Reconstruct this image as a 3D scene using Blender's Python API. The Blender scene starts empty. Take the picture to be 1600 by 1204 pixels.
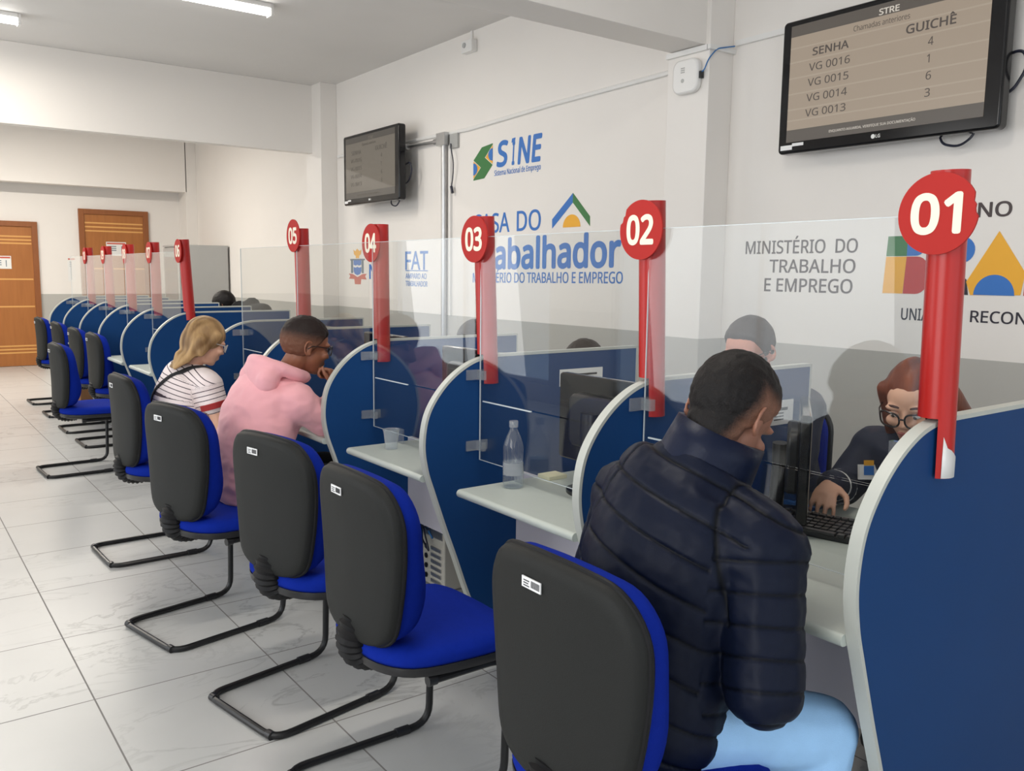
import bpy, bmesh, math, random
import numpy as np
from mathutils import Vector, Matrix, Euler, noise as mnoise

random.seed(7)
SC = bpy.context.scene
COL = SC.collection
PI = math.pi

# ------------------------------------------------------------------ camera, world, lights, exposure
cd = bpy.data.cameras.new('camera')
cam = bpy.data.objects.new('camera', cd)
COL.objects.link(cam)
cd.sensor_fit = 'HORIZONTAL'
cd.sensor_width = 36.0
cd.lens = 1350.22 / 1600.0 * 36.0
cd.clip_start = 0.05
cd.clip_end = 100
_f = Vector((0.589616, 0.79753671, -0.1276251))
_r = Vector((0.80497646, -0.59318385, 0.01207521))
_u = Vector((0.06607473, 0.10985494, 0.99174897))
cam.matrix_world = Matrix(((_r.x, _u.x, -_f.x, 0.0), (_r.y, _u.y, -_f.y, -0.9088), (_r.z, _u.z, -_f.z, 1.44), (0, 0, 0, 1)))
SC.camera = cam

SC.view_settings.view_transform = 'Standard'
SC.view_settings.look = 'None'
SC.view_settings.gamma = 1.0
SC.view_settings.use_curve_mapping = False
SC.view_settings.exposure = 0.0
try:
    SC.cycles.transparent_max_bounces = 40
    SC.cycles.max_bounces = 10
    SC.cycles.diffuse_bounces = 5
    SC.cycles.use_denoising = True
    SC.cycles.sample_clamp_indirect = 6.0
except Exception:
    pass

wd = bpy.data.worlds.new('sky_world')
SC.world = wd
wd.use_nodes = True
wd.node_tree.nodes['Background'].inputs[0].default_value = (0.75, 0.86, 1.0, 1)
wd.node_tree.nodes['Background'].inputs[1].default_value = 1.0

CEIL = 3.48
XW = 4.25          # right wall
XL = -2.6          # left (street) wall
YB = -3.6          # wall behind the camera
YF = 13.7          # far wall
CY = -0.9088

def area(name, loc, direction, sx, sy, power, color=(1, 1, 1), spread=PI):
    l = bpy.data.lights.new(name, 'AREA')
    l.shape = 'RECTANGLE'
    l.size, l.size_y, l.energy, l.color = sx, sy, power, color
    l.spread = spread
    o = bpy.data.objects.new(name, l)
    COL.objects.link(o)
    o.location = loc
    o.rotation_euler = Vector(direction).to_track_quat('-Z', 'Y').to_euler()
    return o

WIN_L = [(-2.4, 1.0), (2.0, 5.6), (6.6, 10.2)]           # glazed openings of the street wall (Y ranges)
DAY = (1.0, 0.985, 0.965)
for (a, b), pw in zip(WIN_L, (116, 76, 54)):
    area('window_daylight', (XL + 0.05, (a + b) / 2, 1.5), (1, 0, -0.12), 2.5, b - a, pw, DAY)
area('window_daylight', (0.8, YB + 0.05, 1.55), (0, 1, -0.1), 5.0, 2.4, 28, DAY)
LAMPS = [(2.05, 5.85, 1.2), (0.55, 7.35, 1.2), (0.9, 1.6, 1.2), (2.6, 11.0, 1.2), (1.0, 11.0, 1.2)]

# ------------------------------------------------------------------ materials
def srgb(r, g, b):
    def c(v):
        v /= 255.0
        return v / 12.92 if v <= 0.04045 else ((v + 0.055) / 1.055) ** 2.4
    return (c(r), c(g), c(b), 1.0)

MATS = {}
def new_mat(name):
    m = bpy.data.materials.new(name)
    m.use_nodes = True
    nt = m.node_tree
    return m, nt, nt.nodes['Principled BSDF']

def N(nt, t, **kw):
    n = nt.nodes.new(t)
    for k, v in kw.items():
        if k.startswith('_'):
            setattr(n, k[1:], v)
        else:
            key = int(k[1:]) if k[0] == 'i' and k[1:].isdigit() else k
            n.inputs[key].default_value = v
    return n

def mat(name, col, rough=0.5, var=0.06, scale=8.0, bump=0.0, bscale=200.0, metal=0.0, spec=0.5, sheen=0.0, coat=0.0):
    if name in MATS:
        return MATS[name]
    m, nt, b = new_mat(name)
    L = nt.links
    tc = N(nt, 'ShaderNodeTexCoord')
    nz = N(nt, 'ShaderNodeTexNoise', Scale=scale, Detail=4.0)
    L.new(tc.outputs['Object'], nz.inputs['Vector'])
    mx = N(nt, 'ShaderNodeMix', _data_type='RGBA')
    mx.inputs[6].default_value = tuple(c * (1 - var) for c in col[:3]) + (1,)
    mx.inputs[7].default_value = tuple(min(1, c * (1 + var)) for c in col[:3]) + (1,)
    L.new(nz.outputs['Fac'], mx.inputs[0])
    L.new(mx.outputs[2], b.inputs['Base Color'])
    b.inputs['Roughness'].default_value = rough
    b.inputs['Metallic'].default_value = metal
    b.inputs['Specular IOR Level'].default_value = spec
    if sheen:
        b.inputs['Sheen Weight'].default_value = sheen
    if coat:
        b.inputs['Coat Weight'].default_value = coat
    if bump:
        n2 = N(nt, 'ShaderNodeTexNoise', Scale=bscale, Detail=2.0)
        L.new(tc.outputs['Object'], n2.inputs['Vector'])
        bp = N(nt, 'ShaderNodeBump', Strength=bump, Distance=0.002)
        L.new(n2.outputs['Fac'], bp.inputs['Height'])
        L.new(bp.outputs[0], b.inputs['Normal'])
    MATS[name] = m
    return m

def emit(name, col, strength):
    if name in MATS:
        return MATS[name]
    m, nt, b = new_mat(name)
    b.inputs['Base Color'].default_value = (0.02, 0.02, 0.02, 1)
    b.inputs['Roughness'].default_value = 0.3
    b.inputs['Emission Color'].default_value = col
    b.inputs['Emission Strength'].default_value = strength
    MATS[name] = m
    return m

def acrylic(name, tint=(0.955, 0.965, 0.965, 1), ior=1.38, veil=0.006):
    m, nt, b = new_mat(name)
    nt.nodes.remove(b)
    out = nt.nodes['Material Output']
    fr = N(nt, 'ShaderNodeFresnel')
    gm = N(nt, 'ShaderNodeNewGeometry')
    im = N(nt, 'ShaderNodeMix', _data_type='FLOAT')
    im.inputs[2].default_value = ior; im.inputs[3].default_value = 1.0 / ior      # same surface reflection from both sides of a thin sheet
    nt.links.new(gm.outputs['Backfacing'], im.inputs[0]); nt.links.new(im.outputs[0], fr.inputs['IOR'])
    tr = N(nt, 'ShaderNodeBsdfTransparent')
    tr.inputs[0].default_value = tint
    gl = N(nt, 'ShaderNodeBsdfGlossy', Roughness=0.0)
    gl.inputs[0].default_value = (1, 1, 1, 1)
    df = N(nt, 'ShaderNodeBsdfDiffuse')
    df.inputs[0].default_value = (0.8, 0.82, 0.82, 1)
    m1 = N(nt, 'ShaderNodeMixShader', Fac=veil)
    m2 = N(nt, 'ShaderNodeMixShader')
    L = nt.links
    L.new(tr.outputs[0], m1.inputs[1]); L.new(df.outputs[0], m1.inputs[2])
    L.new(fr.outputs[0], m2.inputs[0]); L.new(m1.outputs[0], m2.inputs[1]); L.new(gl.outputs[0], m2.inputs[2])
    L.new(m2.outputs[0], out.inputs[0])
    MATS[name] = m
    return m

def floor_mat():
    m, nt, b = new_mat('marbled floor tiles')
    L = nt.links
    tc = N(nt, 'ShaderNodeTexCoord')
    sx = N(nt, 'ShaderNodeSeparateXYZ')
    L.new(tc.outputs['Object'], sx.inputs[0])
    def math_(op, a, bb=None):
        n = N(nt, 'ShaderNodeMath', _operation=op)
        for i, v in enumerate((a, bb)):
            if v is None: continue
            if isinstance(v, (int, float)): n.inputs[i].default_value = v
            else: L.new(v, n.inputs[i])
        return n.outputs[0]
    def grout(c, off):
        t = math_('ADD', c, -off)
        t = math_('DIVIDE', t, 0.6)
        fr = math_('FRACT', t)
        d = math_('ABSOLUTE', math_('ADD', fr, -0.5))
        return math_('GREATER_THAN', d, 0.5 - 0.0045), math_('FLOOR', t)
    gx, ix = grout(sx.outputs[0], 0.516 - 6.0)
    gy, iy = grout(sx.outputs[1], 2.137 - 12.0)
    g = math_('MAXIMUM', gx, gy)
    # one offset per tile so the veins change from tile to tile
    cmb = N(nt, 'ShaderNodeCombineXYZ')
    L.new(math_('MULTIPLY', ix, 3.71), cmb.inputs[0]); L.new(math_('MULTIPLY', iy, 5.13), cmb.inputs[1])
    L.new(math_('MULTIPLY', math_('ADD', ix, iy), 2.3), cmb.inputs[2])
    av = N(nt, 'ShaderNodeVectorMath', _operation='ADD')
    L.new(tc.outputs['Object'], av.inputs[0]); L.new(cmb.outputs[0], av.inputs[1])
    rot = N(nt, 'ShaderNodeMapping'); rot.inputs['Rotation'].default_value = (0, 0, 0.5); rot.inputs['Scale'].default_value = (1.0, 2.2, 1.0)
    L.new(av.outputs[0], rot.inputs['Vector'])
    nz = N(nt, 'ShaderNodeTexNoise', Scale=1.6, Detail=6.0, Roughness=0.6, Distortion=1.2)
    L.new(rot.outputs[0], nz.inputs['Vector'])
    v = math_('ABSOLUTE', math_('ADD', nz.outputs['Fac'], -0.5))
    vr = N(nt, 'ShaderNodeValToRGB')
    vr.color_ramp.elements[0].position = 0.0; vr.color_ramp.elements[0].color = (0.70, 0.70, 0.70, 1)
    vr.color_ramp.elements[1].position = 0.022; vr.color_ramp.elements[1].color = (1, 1, 1, 1)
    L.new(v, vr.inputs[0])
    n3 = N(nt, 'ShaderNodeTexNoise', Scale=1.1, Detail=2.0)
    L.new(av.outputs[0], n3.inputs['Vector'])
    vm = N(nt, 'ShaderNodeMix', _data_type='RGBA'); vm.inputs[6].default_value = (1, 1, 1, 1)
    r3 = N(nt, 'ShaderNodeValToRGB'); r3.color_ramp.elements[0].position = 0.42; r3.color_ramp.elements[1].position = 0.62
    L.new(n3.outputs['Fac'], r3.inputs[0]); L.new(r3.outputs[0], vm.inputs[0]); L.new(vr.outputs[0], vm.inputs[7])
    n4 = N(nt, 'ShaderNodeTexNoise', Scale=2.2, Detail=5.0)
    L.new(av.outputs[0], n4.inputs['Vector'])
    base = N(nt, 'ShaderNodeMix', _data_type='RGBA')
    base.inputs[6].default_value = (0.47, 0.475, 0.465, 1); base.inputs[7].default_value = (0.57, 0.57, 0.555, 1)
    L.new(n4.outputs['Fac'], base.inputs[0])
    mul = N(nt, 'ShaderNodeMix', _data_type='RGBA', _blend_type='MULTIPLY'); mul.inputs[0].default_value = 1.0
    L.new(base.outputs[2], mul.inputs[6]); L.new(vm.outputs[2], mul.inputs[7])
    fin = N(nt, 'ShaderNodeMix', _data_type='RGBA'); fin.inputs[7].default_value = (0.22, 0.21, 0.20, 1)
    L.new(g, fin.inputs[0]); L.new(mul.outputs[2], fin.inputs[6])
    L.new(fin.outputs[2], b.inputs['Base Color'])
    rr = N(nt, 'ShaderNodeMix', _data_type='FLOAT'); rr.inputs[2].default_value = 0.28; rr.inputs[3].default_value = 0.8
    L.new(g, rr.inputs[0]); L.new(rr.outputs[0], b.inputs['Roughness'])
    return m

def wall_mat(name, white, grey, zline):
    m, nt, b = new_mat(name)
    L = nt.links
    tc = N(nt, 'ShaderNodeTexCoord')
    sx = N(nt, 'ShaderNodeSeparateXYZ'); L.new(tc.outputs['Object'], sx.inputs[0])
    nz = N(nt, 'ShaderNodeTexNoise', Scale=1.5, Detail=3.0); L.new(tc.outputs['Object'], nz.inputs['Vector'])
    lt = N(nt, 'ShaderNodeMath', _operation='LESS_THAN'); lt.inputs[1].default_value = zline
    L.new(sx.outputs[2], lt.inputs[0])
    mx = N(nt, 'ShaderNodeMix', _data_type='RGBA'); mx.inputs[6].default_value = white; mx.inputs[7].default_value = grey
    L.new(lt.outputs[0], mx.inputs[0])
    mv = N(nt, 'ShaderNodeMix', _data_type='RGBA', _blend_type='MULTIPLY'); mv.inputs[0].default_value = 1.0
    rp = N(nt, 'ShaderNodeValToRGB'); rp.color_ramp.elements[0].color = (0.95, 0.95, 0.95, 1)
    L.new(nz.outputs['Fac'], rp.inputs[0]); L.new(mx.outputs[2], mv.inputs[6]); L.new(rp.outputs[0], mv.inputs[7])
    L.new(mv.outputs[2], b.inputs['Base Color'])
    b.inputs['Roughness'].default_value = 0.6
    n2 = N(nt, 'ShaderNodeTexNoise', Scale=60.0, Detail=3.0); L.new(tc.outputs['Object'], n2.inputs['Vector'])
    bp = N(nt, 'ShaderNodeBump', Strength=0.06, Distance=0.004); L.new(n2.outputs['Fac'], bp.inputs['Height'])
    L.new(bp.outputs[0], b.inputs['Normal'])
    return m

def wood_mat(name, c1, c2, scale=3.0, axis='Z'):
    m, nt, b = new_mat(name)
    L = nt.links
    tc = N(nt, 'ShaderNodeTexCoord')
    mp = N(nt, 'ShaderNodeMapping'); mp.inputs['Scale'].default_value = (6, 6, 0.6) if axis == 'Z' else (0.6, 0.6, 6)
    L.new(tc.outputs['Object'], mp.inputs['Vector'])
    nz = N(nt, 'ShaderNodeTexNoise', Scale=scale, Detail=6.0, Distortion=0.8); L.new(mp.outputs[0], nz.inputs['Vector'])
    mx = N(nt, 'ShaderNodeMix', _data_type='RGBA'); mx.inputs[6].default_value = c1; mx.inputs[7].default_value = c2
    L.new(nz.outputs['Fac'], mx.inputs[0]); L.new(mx.outputs[2], b.inputs['Base Color'])
    b.inputs['Roughness'].default_value = 0.42
    return m

def attr_mat(name, attr, c0, c1, rough=0.6, strands=0.0, sheen=0.0, bump=0.5, spec=0.25):
    """colour runs from c0 to c1 with a per-vertex attribute"""
    m, nt, b = new_mat(name)
    L = nt.links
    at = N(nt, 'ShaderNodeAttribute', _attribute_name=attr)
    tc = N(nt, 'ShaderNodeTexCoord')
    nz = N(nt, 'ShaderNodeTexNoise', Scale=260.0 if not strands else strands, Detail=3.0)
    if strands:
        mp = N(nt, 'ShaderNodeMapping'); mp.inputs['Scale'].default_value = (1, 1, 0.12)
        L.new(tc.outputs['Object'], mp.inputs['Vector']); L.new(mp.outputs[0], nz.inputs['Vector'])
    else:
        L.new(tc.outputs['Object'], nz.inputs['Vector'])
    ad = N(nt, 'ShaderNodeMath', _operation='ADD'); sb = N(nt, 'ShaderNodeMath', _operation='MULTIPLY_ADD')
    sb.inputs[1].default_value = 0.5; sb.inputs[2].default_value = -0.25
    L.new(nz.outputs['Fac'], sb.inputs[0]); L.new(sb.outputs[0], ad.inputs[0]); L.new(at.outputs['Fac'], ad.inputs[1])
    cl = N(nt, 'ShaderNodeClamp'); L.new(ad.outputs[0], cl.inputs[0])
    mx = N(nt, 'ShaderNodeMix', _data_type='RGBA'); mx.inputs[6].default_value = c0; mx.inputs[7].default_value = c1
    L.new(cl.outputs[0], mx.inputs[0]); L.new(mx.outputs[2], b.inputs['Base Color'])
    b.inputs['Roughness'].default_value = rough
    if sheen: b.inputs['Sheen Weight'].default_value = sheen
    b.inputs['Specular IOR Level'].default_value = spec
    bp = N(nt, 'ShaderNodeBump', Strength=bump, Distance=0.003); L.new(nz.outputs['Fac'], bp.inputs['Height']); L.new(bp.outputs[0], b.inputs['Normal'])
    return m

def stripe_mat(name, attr, base, line, period, frac):
    m, nt, b = new_mat(name)
    L = nt.links
    at = N(nt, 'ShaderNodeAttribute', _attribute_name=attr)
    dv = N(nt, 'ShaderNodeMath', _operation='DIVIDE'); dv.inputs[1].default_value = period
    L.new(at.outputs['Fac'], dv.inputs[0])
    fr = N(nt, 'ShaderNodeMath', _operation='FRACT'); L.new(dv.outputs[0], fr.inputs[0])
    lt = N(nt, 'ShaderNodeMath', _operation='LESS_THAN'); lt.inputs[1].default_value = frac; L.new(fr.outputs[0], lt.inputs[0])
    mx = N(nt, 'ShaderNodeMix', _data_type='RGBA'); mx.inputs[6].default_value = base; mx.inputs[7].default_value = line
    L.new(lt.outputs[0], mx.inputs[0]); L.new(mx.outputs[2], b.inputs['Base Color'])
    b.inputs['Roughness'].default_value = 0.85
    return m

M = {}
M['wall'] = wall_mat('white wall over grey dado', (0.82, 0.785, 0.745, 1), (0.46, 0.45, 0.42, 1), 1.062)
M['ceiling'] = mat('ceiling paint', (0.70, 0.68, 0.66, 1), 0.7, 0.03, 2)
M['floor'] = floor_mat()
M['blue'] = mat('blue laminate', srgb(22, 62, 112), 0.5, 0.05, 5, spec=0.12)
M['trim'] = mat('grey edge trim', srgb(184, 187, 180), 0.4, 0.02)
M['desk'] = mat('pale grey desk laminate', srgb(184, 191, 184), 0.38, 0.03, 40)
M['modesty'] = mat('lilac grey modesty laminate', srgb(200, 197, 206), 0.45, 0.02)
M['red'] = mat('red vinyl', srgb(176, 36, 32), 0.3, 0.05, 6, spec=0.35)
M['redflat'] = mat('matt red vinyl', srgb(176, 46, 42), 0.55, 0.03, spec=0.15)
M['cream'] = mat('cream numeral vinyl', srgb(240, 232, 212), 0.5, 0.02)
M['acrylic'] = acrylic('clear acrylic')
M['clip'] = acrylic('clear acrylic clips', (0.86, 0.88, 0.9, 1), 1.6, 0.12)
M['acrylic_edge'] = mat('acrylic edge with painted light piping', (0.62, 0.68, 0.70, 1), 0.15, 0.05)  # pale colour paints in the bright line of light piped to sheet edges
M['shell'] = mat('dark grey plastic shell', srgb(33, 34, 33), 0.6, 0.06, 14, 0.25, 500, spec=0.2)
M['blackpl'] = mat('black plastic', (0.012, 0.012, 0.014, 1), 0.35, 0.1, 10)
M['bellows'] = mat('black rubber bellows', (0.010, 0.010, 0.011, 1), 0.5, 0.1, 10, spec=0.15)
M['steelblack'] = mat('black powder coated tube', (0.012, 0.012, 0.013, 1), 0.32, 0.1, 10, spec=0.35)
M['chairblue'] = mat('royal blue upholstery', srgb(12, 38, 140), 0.85, 0.1, 60, 0.4, 900, spec=0.08)
M['sticker'] = mat('white sticker', (0.8, 0.8, 0.8, 1), 0.4, 0.02)
M['ink'] = mat('black ink', (0.03, 0.03, 0.035, 1), 0.6, 0.02)
M['darkletter'] = mat('dark brown lettering paint', srgb(72, 62, 62), 0.6, 0.05)
M['navyletter'] = mat('dark lettering paint', srgb(44, 40, 52), 0.6, 0.05)
M['blueletter'] = mat('blue lettering paint', srgb(48, 112, 190), 0.55, 0.05)
M['green'] = mat('green paint', srgb(56, 118, 62), 0.55, 0.04)
M['yellow'] = mat('yellow paint', srgb(236, 172, 46), 0.55, 0.04)
M['signred'] = mat('red paint', srgb(188, 58, 54), 0.55, 0.04)
M['crestred'] = mat('faded red paint', srgb(196, 92, 76), 0.6, 0.04)
M['greypaint'] = mat('grey blue paint', srgb(90, 108, 122), 0.6, 0.04)
M['galv'] = mat('galvanised steel', (0.55, 0.55, 0.55, 1), 0.32, 0.08, 20, metal=0.9)
M['whitepl'] = mat('white plastic', (0.78, 0.77, 0.75, 1), 0.35, 0.02)
M['greypl'] = mat('grey plastic', (0.42, 0.42, 0.41, 1), 0.45, 0.03)
M['bezel'] = mat('glossy black bezel', (0.008, 0.008, 0.009, 1), 0.12, 0.1, 4, spec=0.35)
M['doorwood'] = wood_mat('brown door veneer', srgb(150, 92, 42), srgb(176, 112, 56))
M['doorframe'] = wood_mat('brown door frame', srgb(128, 74, 36), srgb(150, 90, 46))
M['inlay'] = mat('pale door inlay', srgb(214, 160, 92), 0.4, 0.05)
M['paper'] = mat('white paper', (0.78, 0.78, 0.76, 1), 0.8, 0.02)
M['cabinet'] = mat('grey enamelled steel', srgb(168, 168, 166), 0.4, 0.02)
M['glassgrey'] = acrylic('cabinet glass', (0.5, 0.55, 0.56, 1), 1.5, 0.25)
M['pane'] = acrylic('window glass', (0.96, 0.98, 0.98, 1), 1.5, 0.0)
M['alu'] = mat('aluminium', (0.6, 0.6, 0.6, 1), 0.35, 0.03, metal=0.8)
M['beige'] = mat('beige computer case', srgb(196, 192, 180), 0.5, 0.03)
M['cable'] = mat('dark cable', (0.012, 0.014, 0.03, 1), 0.4, 0.05)
M['bluecable'] = mat('blue cable', srgb(50, 110, 170), 0.4, 0.05)
M['cardboard'] = mat('brown cardboard', srgb(150, 106, 68), 0.8, 0.08, 20)
M['tube'] = emit('lit fluorescent tube', (1.0, 0.97, 0.92, 1), 14.0)

# ------------------------------------------------------------------ mesh building
def V3(*a):
    return np.array(a, dtype=float)

def nrm(v):
    v = np.asarray(v, float)
    return v / (np.linalg.norm(v) + 1e-12)

class MB:
    def __init__(s):
        s.v = []; s.f = []; s.m = []
    def add(s, vs, fs, mi=0):
        o = len(s.v)
        s.v.extend([tuple(map(float, p)) for p in vs])
        s.f.extend([tuple(i + o for i in f) for f in fs])
        s.m.extend([mi] * len(fs))
        return s
    def box(s, a, b, mi=0):
        x0, y0, z0 = a; x1, y1, z1 = b
        vs = [(x0, y0, z0), (x1, y0, z0), (x1, y1, z0), (x0, y1, z0), (x0, y0, z1), (x1, y0, z1), (x1, y1, z1), (x0, y1, z1)]
        return s.add(vs, [(0, 3, 2, 1), (4, 5, 6, 7), (0, 1, 5, 4), (1, 2, 6, 5), (2, 3, 7, 6), (3, 0, 4, 7)], mi)
    def prism(s, poly, axis, a, b, mi=0):
        """polygon (2d list) extruded along axis from a to b; poly coordinates are the other two axes in order"""
        n = len(poly)
        def mk(p, t):
            q = [0, 0, 0]
            o = [i for i in range(3) if i != axis]
            q[o[0]], q[o[1]], q[axis] = p[0], p[1], t
            return q
        vs = [mk(p, a) for p in poly] + [mk(p, b) for p in poly]
        fs = [tuple(range(n))[::-1], tuple(range(n, 2 * n))] + [(i, (i + 1) % n, n + (i + 1) % n, n + i) for i in range(n)]
        return s.add(vs, fs, mi)
    def sweep(s, pts, rad, side=None, n=14, mi=0, caps=True, closed=False):
        """tube through pts; rad = scalar or list of (r_side, r_depth); side = preferred side vector"""
        pts = [np.asarray(p, float) for p in pts]
        k = len(pts)
        if not isinstance(rad, (list, tuple)):
            rad = [rad] * k
        rings = []
        prev = None
        for i, p in enumerate(pts):
            if closed:
                t = nrm(pts[(i + 1) % k] - pts[i - 1])
            else:
                t = nrm(pts[min(i + 1, k - 1)] - pts[max(i - 1, 0)])
            if side is not None:
                sv = np.asarray(side[i] if isinstance(side, list) else side, float)
            elif prev is None:
                sv = V3(0, 0, 1) if abs(t[2]) < 0.9 else V3(1, 0, 0)
            else:
                sv = prev
            sv = nrm(sv - t * np.dot(sv, t)); prev = sv
            dv = np.cross(t, sv)
            r = rad[i]
            ra, rb = (r, r) if not isinstance(r, (tuple, list)) else r
            rings.append([p + sv * ra * math.cos(2 * PI * j / n) + dv * rb * math.sin(2 * PI * j / n) for j in range(n)])
        vs = [q for rg in rings for q in rg]
        fs = []
        kk = k if closed else k - 1
        for i in range(kk):
            i2 = (i + 1) % k
            for j in range(n):
                a, b2 = i * n + j, i * n + (j + 1) % n
                c, d = i2 * n + (j + 1) % n, i2 * n + j
                fs.append((a, b2, c, d))
        if caps and not closed:
            fs.append(tuple(range(n))[::-1])
            fs.append(tuple((k - 1) * n + j for j in range(n)))
        return s.add(vs, fs, mi)
    def cyl(s, a, b, r, r2=None, n=16, mi=0):
        return s.sweep([a, b], [r, r if r2 is None else r2], n=n, mi=mi)
    def ell(s, c, r, R=None, nu=18, nv=12, mi=0):
        c = np.asarray(c, float); R = np.eye(3) if R is None else R
        vs = []; fs = []
        vs.append(c + R @ V3(0, 0, r[2]))
        for i in range(1, nv):
            th = PI * i / nv
            for j in range(nu):
                ph = 2 * PI * j / nu
                vs.append(c + R @ V3(r[0] * math.sin(th) * math.cos(ph), r[1] * math.sin(th) * math.sin(ph), r[2] * math.cos(th)))
        vs.append(c + R @ V3(0, 0, -r[2]))
        for j in range(nu):
            fs.append((0, 1 + j, 1 + (j + 1) % nu))
        for i in range(nv - 2):
            for j in range(nu):
                a = 1 + i * nu + j; b = 1 + i * nu + (j + 1) % nu
                fs.append((a, a + nu, b + nu, b))
        e = len(vs) - 1; o = 1 + (nv - 2) * nu
        for j in range(nu):
            fs.append((o + j, e, o + (j + 1) % nu))
        return s.add(vs, fs, mi)
    def caps(s, a, b, ra, rb, n=12):
        """tapered capsule"""
        a = np.asarray(a, float); b = np.asarray(b, float)
        t = nrm(b - a)
        pts, rr = [], []
        for q in (80, 55, 28):
            an = math.radians(q); pts.append(a - t * ra * math.sin(an)); rr.append(ra * math.cos(an))
        pts.append(a); rr.append(ra); pts.append(b); rr.append(rb)
        for q in (28, 55, 80):
            an = math.radians(q); pts.append(b + t * rb * math.sin(an)); rr.append(rb * math.cos(an))
        return s.sweep(pts, rr, n=n)
    def lathe(s, c, prof, n=24, mi=0):
        c = np.asarray(c, float)
        return s.sweep([c + V3(0, 0, z) for r, z in prof], [r for r, z in prof], side=V3(1, 0, 0), n=n, mi=mi)
    def text(s, string, org, ex, ey, w, h, thick=0.001, bold=0.0, mi=0, track=1.0, shear=0.0):
        """lettering: baseline starts at org, runs along ex to width w, capital height h along ey"""
        vs, fs, x0, x1, cap = glyphs(string, bold, track, shear)
        ex = nrm(ex); ey = nrm(ey); ez = np.cross(ex, ey); org = np.asarray(org, float)
        kx = w / (x1 - x0) if w else h / cap
        ky = h / cap
        zmin = min(v[2] for v in vs); zmax = max(v[2] for v in vs)
        out = [org + ex * (v[0] - x0) * kx + ey * v[1] * ky + ez * thick * (v[2] - zmin) / max(1e-9, zmax - zmin) for v in vs]
        return s.add(out, fs, mi)
    def build(s, name, mats, parent=None, smooth=False, bevel=0.0, segs=2, angle=35):
        if not isinstance(mats, (list, tuple)):
            mats = [mats]
        off = V3(0, 0, 0)
        p = parent
        rot = Matrix.Identity(4)
        if parent is not None:
            inv = world_of(parent).inverted()
            vs = [tuple(inv @ Vector(v)) for v in s.v]
        else:
            vs = s.v
        me = bpy.data.meshes.new(name)
        me.from_pydata(vs, [], s.f)
        for m_ in mats: me.materials.append(m_)
        if any(s.m):
            me.polygons.foreach_set('material_index', s.m)
        bm = bmesh.new(); bm.from_mesh(me)
        bmesh.ops.recalc_face_normals(bm, faces=bm.faces)
        bm.to_mesh(me); bm.free()
        o = bpy.data.objects.new(name, me)
        COL.objects.link(o)
        if parent is not None: o.parent = parent
        if smooth:
            me.polygons.foreach_set('use_smooth', [True] * len(me.polygons))
            me.set_sharp_from_angle(angle=math.radians(angle))
        if bevel:
            md = o.modifiers.new('bevel', 'BEVEL'); md.width = bevel; md.segments = segs; md.limit_method = 'ANGLE'; md.angle_limit = math.radians(40)
            if hasattr(md, 'harden_normals'): md.harden_normals = False
        return o

def world_of(o):
    m = o.matrix_basis.copy()
    while o.parent is not None:
        o = o.parent
        m = o.matrix_basis @ m
    return m

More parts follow.
